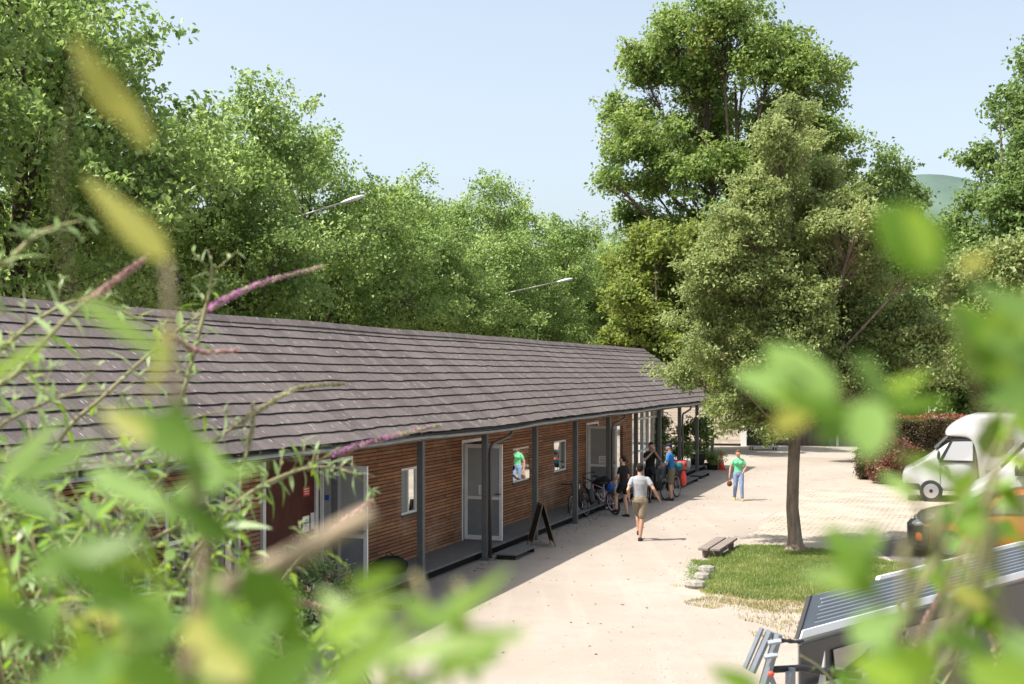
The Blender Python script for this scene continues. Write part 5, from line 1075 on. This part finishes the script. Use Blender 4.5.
def buddleia_stem(pl, pix, Zs0, r0=.006, spike=None, leafL=.11, dens=1.0, sp_mat='flower', side=True, seed=0):
    """pix: list of pixels from low to tip; Zs: distance at both ends; spike: fraction of length carrying flowers"""
    Zs = (Zs0[0]*1.15, Zs0[1]*1.15); rn = random.Random(seed); n = len(pix); leafL *= 1.1; pts = [px(x, y, Zs[0]+(Zs[1]-Zs[0])*i/(n-1)) for i, (x, y) in enumerate(pix)]
    base = pts[0]; gz = bank_z(base.x-.1, base.y) if base.y < 8 else 0
    root = Vector((pl.o.x + rn.uniform(-.25,.25), pl.o.y + rn.uniform(-.2,.2), gz-.05)); path = spline([root, root.lerp(base,.6)+Vector((rn.uniform(-.08,.08),0,.15))] + pts, 8)
    pl.stem(path, r0*1.9, r0*.35); L_tot = len(path); s0 = 16
    pp = path[s0-4:]
    acc = 0; nxt = 0; k = 0; spike_start = (1-(spike or 0))
    tot = sum((pp[i+1]-pp[i]).length for i in range(len(pp)-1)); run = 0
    for i in range(len(pp)-1):
        seg = pp[i+1]-pp[i]; l = seg.length
        while nxt <= run + l:
            t = (nxt-run)/max(l,1e-6); p = pp[i].lerp(pp[i+1], t); d = seg.normalized(); f = nxt/tot
            if f < spike_start:
                a0 = rn.uniform(0, 3.14) if not k % 2 else a0 + 1.57
                for q in (0, math.pi):
                    if rn.random() < .85*dens:
                        o = d.orthogonal(); o = Matrix.Rotation(a0+q, 3, d) @ o
                        dd = (o*.9 + d*.35 + Vector((0,0,-.25))).normalized(); ll = leafL*rn.uniform(.45,1.0)*(1.0 if f < .7 else .7)
                        pl.leaf(rn.choice(['bud','bud','bud','near3','near1']), p, dd, Vector((0,0,1)) + o*.2, ll, ll*rn.uniform(.15,.24), curve=rn.uniform(.1,.55), fold=rn.uniform(.1,.5))
                        if side and rn.random() < .45:   # axillary shoot
                            e = p + (o*.6+d*.6+Vector((0,0,.25))).normalized()*rn.uniform(.05,.12); pl.stem([p, e], r0*.4, r0*.25)
                            for j in range(4):
                                o2 = Vector((rn.uniform(-1,1), rn.uniform(-1,1), rn.uniform(-.2,1))).normalized(); pl.leaf('bud', p.lerp(e, rn.uniform(.4,1)), o2, Vector((0,0,1)), leafL*rn.uniform(.25,.5), leafL*.09, curve=.3)
                k += 1; nxt += rn.uniform(.045,.075)
            else:
                sf = (f-spike_start)/(1-spike_start); rr = .0145*(1-.6*sf)
                for j in range(16):
                    o = Vector((rn.gauss(0,1), rn.gauss(0,1), rn.gauss(0,1))).normalized(); c = p + o*rr*rn.uniform(.5,1.1); mm = sp_mat if rn.random() < (.9-.75*sf if sp_mat == 'flower' else .8) else 'bract'
                    pl.sp.append((mm, c, seed)) 
                nxt += .0085
        run += l
def finish_spikes(pl):
    by = {}
    for mm, c, o in pl.sp: by.setdefault((mm, o), []).append(c - pl.o)
    rg = np.random.default_rng(3)
    for (mm, _), cs in by.items():
        V, Fq = kites(np.array([tuple(c) for c in cs]), .0095, rg, None, .8, .2); npmesh('flower_spike' if mm != 'bract' else 'bud_spike', V, Fq, M[mm], pl.r)
def fill_leaves(pl, poly, n, Zr, Lr, mats, seed, shape='lance', wr=(.25,.4), gap=.0, connect=True, up=.5):
    rn = random.Random(seed); xs = [p[0] for p in poly]; ys = [p[1] for p in poly]; a = 0; tries = 0
    while a < n and tries < n*30:
        tries += 1; x, y = rn.uniform(min(xs), max(xs)), rn.uniform(min(ys), max(ys))
        if not in_poly(np.array([[x,y]]), poly)[0]: continue
        if gap and mnoise.noise(Vector((x*.02, y*.02, seed))) < gap: continue
        Z = rn.uniform(*Zr); tip = px(x, y, Z); g_ = Vector((tip.x*.9+rn.uniform(-.1,.1), tip.y+rn.uniform(-.05,.15), tip.z-rn.uniform(.15,.35)))
        pl.stem([g_, g_.lerp(tip,.6)+Vector((rn.uniform(-.02,.02),0,.01)), tip], .0028, .0012)
        for k in range(rn.randint(4,7)):
            t = rn.uniform(.35,1); p = g_.lerp(tip, t); o = Vector((rn.uniform(-1,1), rn.uniform(-1,1), rn.uniform(-.4,.9))).normalized(); l = rn.uniform(*Lr)
            pl.leaf(rn.choice(mats), p, o, Vector((rn.uniform(-.5,.5), rn.uniform(-.5,.5), 1)), l, l*rn.uniform(*wr), shape=shape, curve=rn.uniform(0,.4), fold=rn.uniform(0,.4))
        a += 1
# buddleia at left, a few metres off
pl = Plant('buddleia_shrub', 'tall buddleia shrub with long arching stems and purple flower spikes over the roof', (-1.35, 3.7, bank_z(-1.35,3.7)))
ST = [([(20,540),(60,440),(105,395),(160,345),(215,305),(262,283),(325,266)], (3.3,3.9), .32, 'flower', 1),
      ([(60,620),(120,560),(200,515),(265,487),(315,462),(360,445),(440,425)], (3.3,4.0), .30, 'flower', 2),
      ([(-15,420),(20,370),(70,315),(110,285),(150,255)], (2.6,2.7), .26, 'faded', 3),
      ([(100,560),(160,480),(215,440),(262,408),(300,388),(345,384)], (3.4,3.9), .40, 'bract', 4),
      ([(-40,470),(-5,430),(40,405),(95,390),(150,400)], (3.0,3.3), None, None, 5),
      ([(230,500),(245,460),(252,428),(253,402)], (3.6,3.6), .35, 'bract', 6),
      ([(-30,360),(0,350),(40,318),(90,300),(160,330),(200,352),(238,350)], (3.3,3.6), .22, 'faded', 7),
      ([(150,640),(190,560),(240,500),(300,470),(345,470),(372,490)], (3.2,3.6), None, None, 8),
      ([(-20,300),(10,262),(35,235),(70,222)], (2.2,2.3), None, None, 9),
      ([(30,620),(90,520),(150,455),(190,420),(232,410)], (3.0,3.3), None, None, 10),
      ([(240,640),(300,560),(345,520),(372,500)], (3.2,3.4), .3, 'faded', 11),
      ([(-30,560),(10,500),(50,470),(110,460)], (2.8,3.0), None, None, 12),
      ([(200,330),(208,300),(212,268),(208,250)], (3.6,3.6), None, None, 13),
      ([(180,660),(230,610),(285,600),(330,610)], (3.0,3.2), .2, 'faded', 14),
      ([(320,690),(340,640),(335,600)], (3.4,3.4), .3, 'faded', 15)]
for pix, Zs, spk, sm, sd_ in ST: buddleia_stem(pl, pix, Zs, .0055, spk, .105, 1.0, sm or 'flower', seed=sd_)
fill_leaves(pl, [(-20,430),(60,450),(150,470),(230,520),(300,560),(360,640),(350,720),(-20,720)], 150, (2.4,3.8), (.05,.11), ['bud','bud','near3','near1','near4'], 20, wr=(.18,.30))
fill_leaves(pl, [(-20,330),(70,400),(200,470),(330,500),(350,560),(200,560),(-20,500)], 22, (3.0,3.9), (.04,.09), ['bud','near3','near1'], 21, wr=(.22,.34))
pl.finish(); finish_spikes(pl)
# broad leaved shrub right before the lens, left
NS = .72
def near_leaf(pl, m, x0, y0, x1, y1, w, Z, n=(0,-1,.3), shape='ovate', curve=.08, fold=.15, stem_to=None, dz=0.0):
    Z *= NS; w *= .9
    p, q = px(x0, y0, Z), px(x1, y1, Z+dz); L_ = (q-p).length; pl.leaf(m, p, q-p, Vector(n), L_, w/F*Z, shape=shape, curve=curve, fold=fold, seg=8)
    if stem_to: a = px(*stem_to, Z+.02); pl.stem([a, a.lerp(p,.5)+Vector((0,0,-.004)), p], .0016, .001)
pl = Plant('broad_leaved_shrub', 'blurred broad-leaved shrub close before the lens at the roof side', (-.33, .85, bank_z(-.33,.85)))
zb = px(200,760,0.720)
pl.stem(spline([Vector((-.33,.85,bank_z(-.33,.85)-.05)), px(230,900,0.792), px(205,660,0.720), px(215,600,0.720), px(265,572,0.720), px(322,540,0.713), px(372,515,0.706)], 6), .010, .0058, True)
pl.stem(spline([px(230,900,0.778), px(190,700,0.720), px(205,560,0.706), px(192,470,0.698), px(176,380,0.691), px(170,300,0.684), px(168,262,0.684)], 6), .005, .0018, True)
pl.stem(spline([px(165,600,0.720), px(100,420,0.670), px(60,200,0.634), px(80,60,0.619)], 6), .0012, .0004)
for a in [('near2',168,262,84,176,34,.95), ('near2',128,120,66,38,34,.88), ('near2',150,148,98,62,24,.9), ('near1',80,298,172,362,22,.95), ('near2',176,318,142,400,26,.95), ('near4',196,452,108,408,44,.93), ('near2',150,440,100,408,26,.9),
          ('near3',170,400,205,500,30,.95),('near3',90,470,190,520,34,.95),('near3',20,480,100,440,30,1.0),('near4',30,575,130,530,44,.9),('near4',240,570,310,650,54,.85),('near1',80,540,180,580,30,.9),('near3',170,500,262,462,26,1.05),
          ('near1',370,640,318,590,34,.85),('near1',320,640,400,596,34,.8),('near1',450,620,508,568,16,.9),('near1',385,660,520,624,24,.85),('near3',400,600,462,632,20,.9),('near1',420,680,500,650,18,.85),
          ('near3',200,690,280,610,50,.8),('near2',180,640,236,616,36,.85),('near3',30,700,140,650,50,.8),('near4',170,640,100,580,50,.85),('near4',300,610,250,560,30,.9),('near1',330,690,410,620,40,.75),('near3',60,640,-20,600,40,.85),
          ('near1',10,640,-20,540,40,.85),('near4',250,700,320,640,56,.75),('near3',240,650,205,580,36,.85),('near1',120,700,70,620,40,.8),('near2',200,650,250,680,38,.8),('near3',300,700,390,690,40,.75),('near1',-10,380,50,335,16,1.3),('near3',0,480,60,415,22,1.2),
          ('near4',140,600,50,560,36,.85),('near4',230,540,160,490,32,.95),('near1',350,590,400,570,24,.85),('near4',120,660,200,700,50,.75),('near4',60,520,-20,470,34,.95),('near1',230,480,190,430,20,1.0)]:
    near_leaf(pl, *a[:7], n=(rnd.uniform(-.5,.5), -1, rnd.uniform(.1,1.1)), curve=rnd.uniform(0,.2), dz=rnd.uniform(-.03,.03))
fill_leaves(pl, [(-20,540),(120,580),(300,600),(400,650),(420,760),(-20,760)], 30, (.75,1.3), (.03,.055), ['near4','near3','near4','near1','near2'], 30, 'ovate', (.45,.65))
pl.finish()
pl = Plant('lance_leaved_shoots', 'blurred upright green shoots at the bottom beside the shadow edge', (-.02, .9, bank_z(0,.9)))
for (x, y) in ((440,620),(480,640),(400,650)):
    pl.stem(spline([Vector((-.02,.9,bank_z(0,.9)-.03)), px(x-30, 800, .79), px(x, y, .68)], 6), .003, .001)
    for k in range(4): near_leaf(pl, rnd.choice(['near1','near3']), x-10+rnd.uniform(-8,8), y+40-k*14, x+rnd.uniform(-40,60), y+30-k*22, 20, .95, n=(rnd.uniform(-.5,.5),-1,.6))
pl.finish()
# right-hand shrub
pl = Plant('round_leaved_shrub', 'blurred round-leaved shrub close before the lens at the parking side', (.4, .85, bank_z(.4,.85)))
R0 = Vector((.4,.85,bank_z(.4,.85)-.05))
for path in ([(1010,760),(985,600),(990,480),(975,380),(950,300),(925,252)], [(960,760),(930,560),(905,460),(872,410),(830,395),(785,365)], [(1060,760),(1030,560),(1020,420),(1000,330),(968,262)], [(930,760),(900,650),(870,585),(840,545)]):
    pl.stem(spline([R0] + [px(x, y, (1.0-.02*i)*NS) for i, (x, y) in enumerate(path)], 6), .0026, .0010)
rl_ = [('near4',942,272,882,204,72,.88,'round'),('near1',935,262,905,212,46,.87,'round'),('faded',960,268,990,256,18,.9,'ovate'),('near3',1060,330,965,285,50,.85,'ovate'),('near1',1040,300,975,340,50,.9,'ovate'),('near3',1060,370,985,335,46,.85,'ovate'),
       ('near3',835,400,768,340,52,.9,'round'),('near3',800,388,728,372,34,.92,'ovate'),('near1',830,400,760,395,30,.9,'ovate'),('near4',860,420,790,395,34,.9,'ovate'),('near3',885,408,862,352,34,.9,'round'),('near1',888,392,930,372,22,.95,'ovate'),
       ('near4',880,408,950,400,30,.9,'ovate'),('near3',870,400,868,452,46,.88,'round'),('near3',850,415,818,440,36,.9,'round'),('near2',806,410,776,428,28,.9,'round'),('near1',865,425,812,415,34,.9,'ovate'),('near3',1040,390,985,405,46,.88,'ovate'),
       ('near1',1040,420,1000,360,50,.9,'ovate'),('near4',1000,380,960,320,60,.95,'ovate'),('near4',985,350,955,300,50,.95,'round'),('near1',960,480,900,450,24,1.05,'ovate'),('near4',870,580,826,520,42,.9,'ovate'),
       ('near1',880,590,800,570,30,.92,'ovate'),
       ('near3',850,640,905,610,40,.9,'ovate'),('near1',940,665,885,655,40,.85,'ovate'),('near4',990,655,940,632,40,.85,'ovate'),('near1',1040,690,960,664,50,.8,'ovate'),
       ('near4',1040,680,1000,630,50,.85,'ovate'),('faded',990,610,940,580,20,1.0,'ovate'),('near1',900,690,850,650,50,.85,'ovate'),('near3',880,530,850,560,26,1.0,'ovate'),('near1',760,690,708,668,24,.95,'ovate'),('near3',920,500,880,470,20,1.1,'ovate'),('near1',1000,535,955,520,26,1.1,'ovate'),('near4',990,505,950,525,24,1.15,'ovate'),('near1',975,470,945,505,22,1.1,'ovate'),('near4',1015,520,985,545,24,1.1,'ovate')]
for m_, x0, y0, x1, y1, w, Z, shp_ in rl_: near_leaf(pl, m_ if m_ != 'faded' else 'near2', x0, y0, x1, y1, w, Z, n=(rnd.uniform(-.5,.5), -1, rnd.uniform(.1,1.1)), shape=shp_, curve=rnd.uniform(0,.15), dz=rnd.uniform(-.03,.03))
fill_leaves(pl, [(870,660),(930,625),(1040,610),(1040,740),(870,740)], 12, (.8,1.1), (.03,.06), ['near1','near1','near4','near3'], 31, 'ovate', (.45,.65))
fill_leaves(pl, [(935,515),(960,495),(1030,490),(1030,540),(960,545)], 8, (1.1,1.5), (.03,.05), ['near1','near4','near3'], 32, 'ovate', (.45,.65))
fill_leaves(pl, [(980,260),(1040,240),(1040,460),(990,440)], 6, (.95,1.2), (.03,.05), ['near1','near4','near3'], 33, 'ovate', (.45,.65))
pl.finish()
# smaller buddleia tips bottom right
pl = Plant('young_buddleia', 'small buddleia tips with pale buds in front of the dark van', (1.15, 3.4, bank_z(1.15,3.4)))
for pix, Zs, spk, sm, sd_ in [([(870,760),(895,690),(905,640),(898,600)], (3.2,3.2), .3, 'bract', 41), ([(890,760),(905,680),(922,630),(942,590)], (3.1,3.1), .4, 'faded', 42), ([(830,760),(840,700),(822,670),(800,655)], (3.0,3.0), None, None, 43),
      ([(900,760),(940,690),(960,650),(948,630)], (3.0,3.0), .2, 'bract', 44), ([(1000,760),(1000,660),(985,620),(970,590)], (2.4,2.4), .4, 'faded', 45), ([(850,760),(860,700),(875,680),(880,665)], (3.1,3.1), None, None, 46)]:
    buddleia_stem(pl, pix, Zs, .004, spk, .07, 1.0, sm or 'flower', seed=sd_)
pl.finish(); finish_spikes(pl)
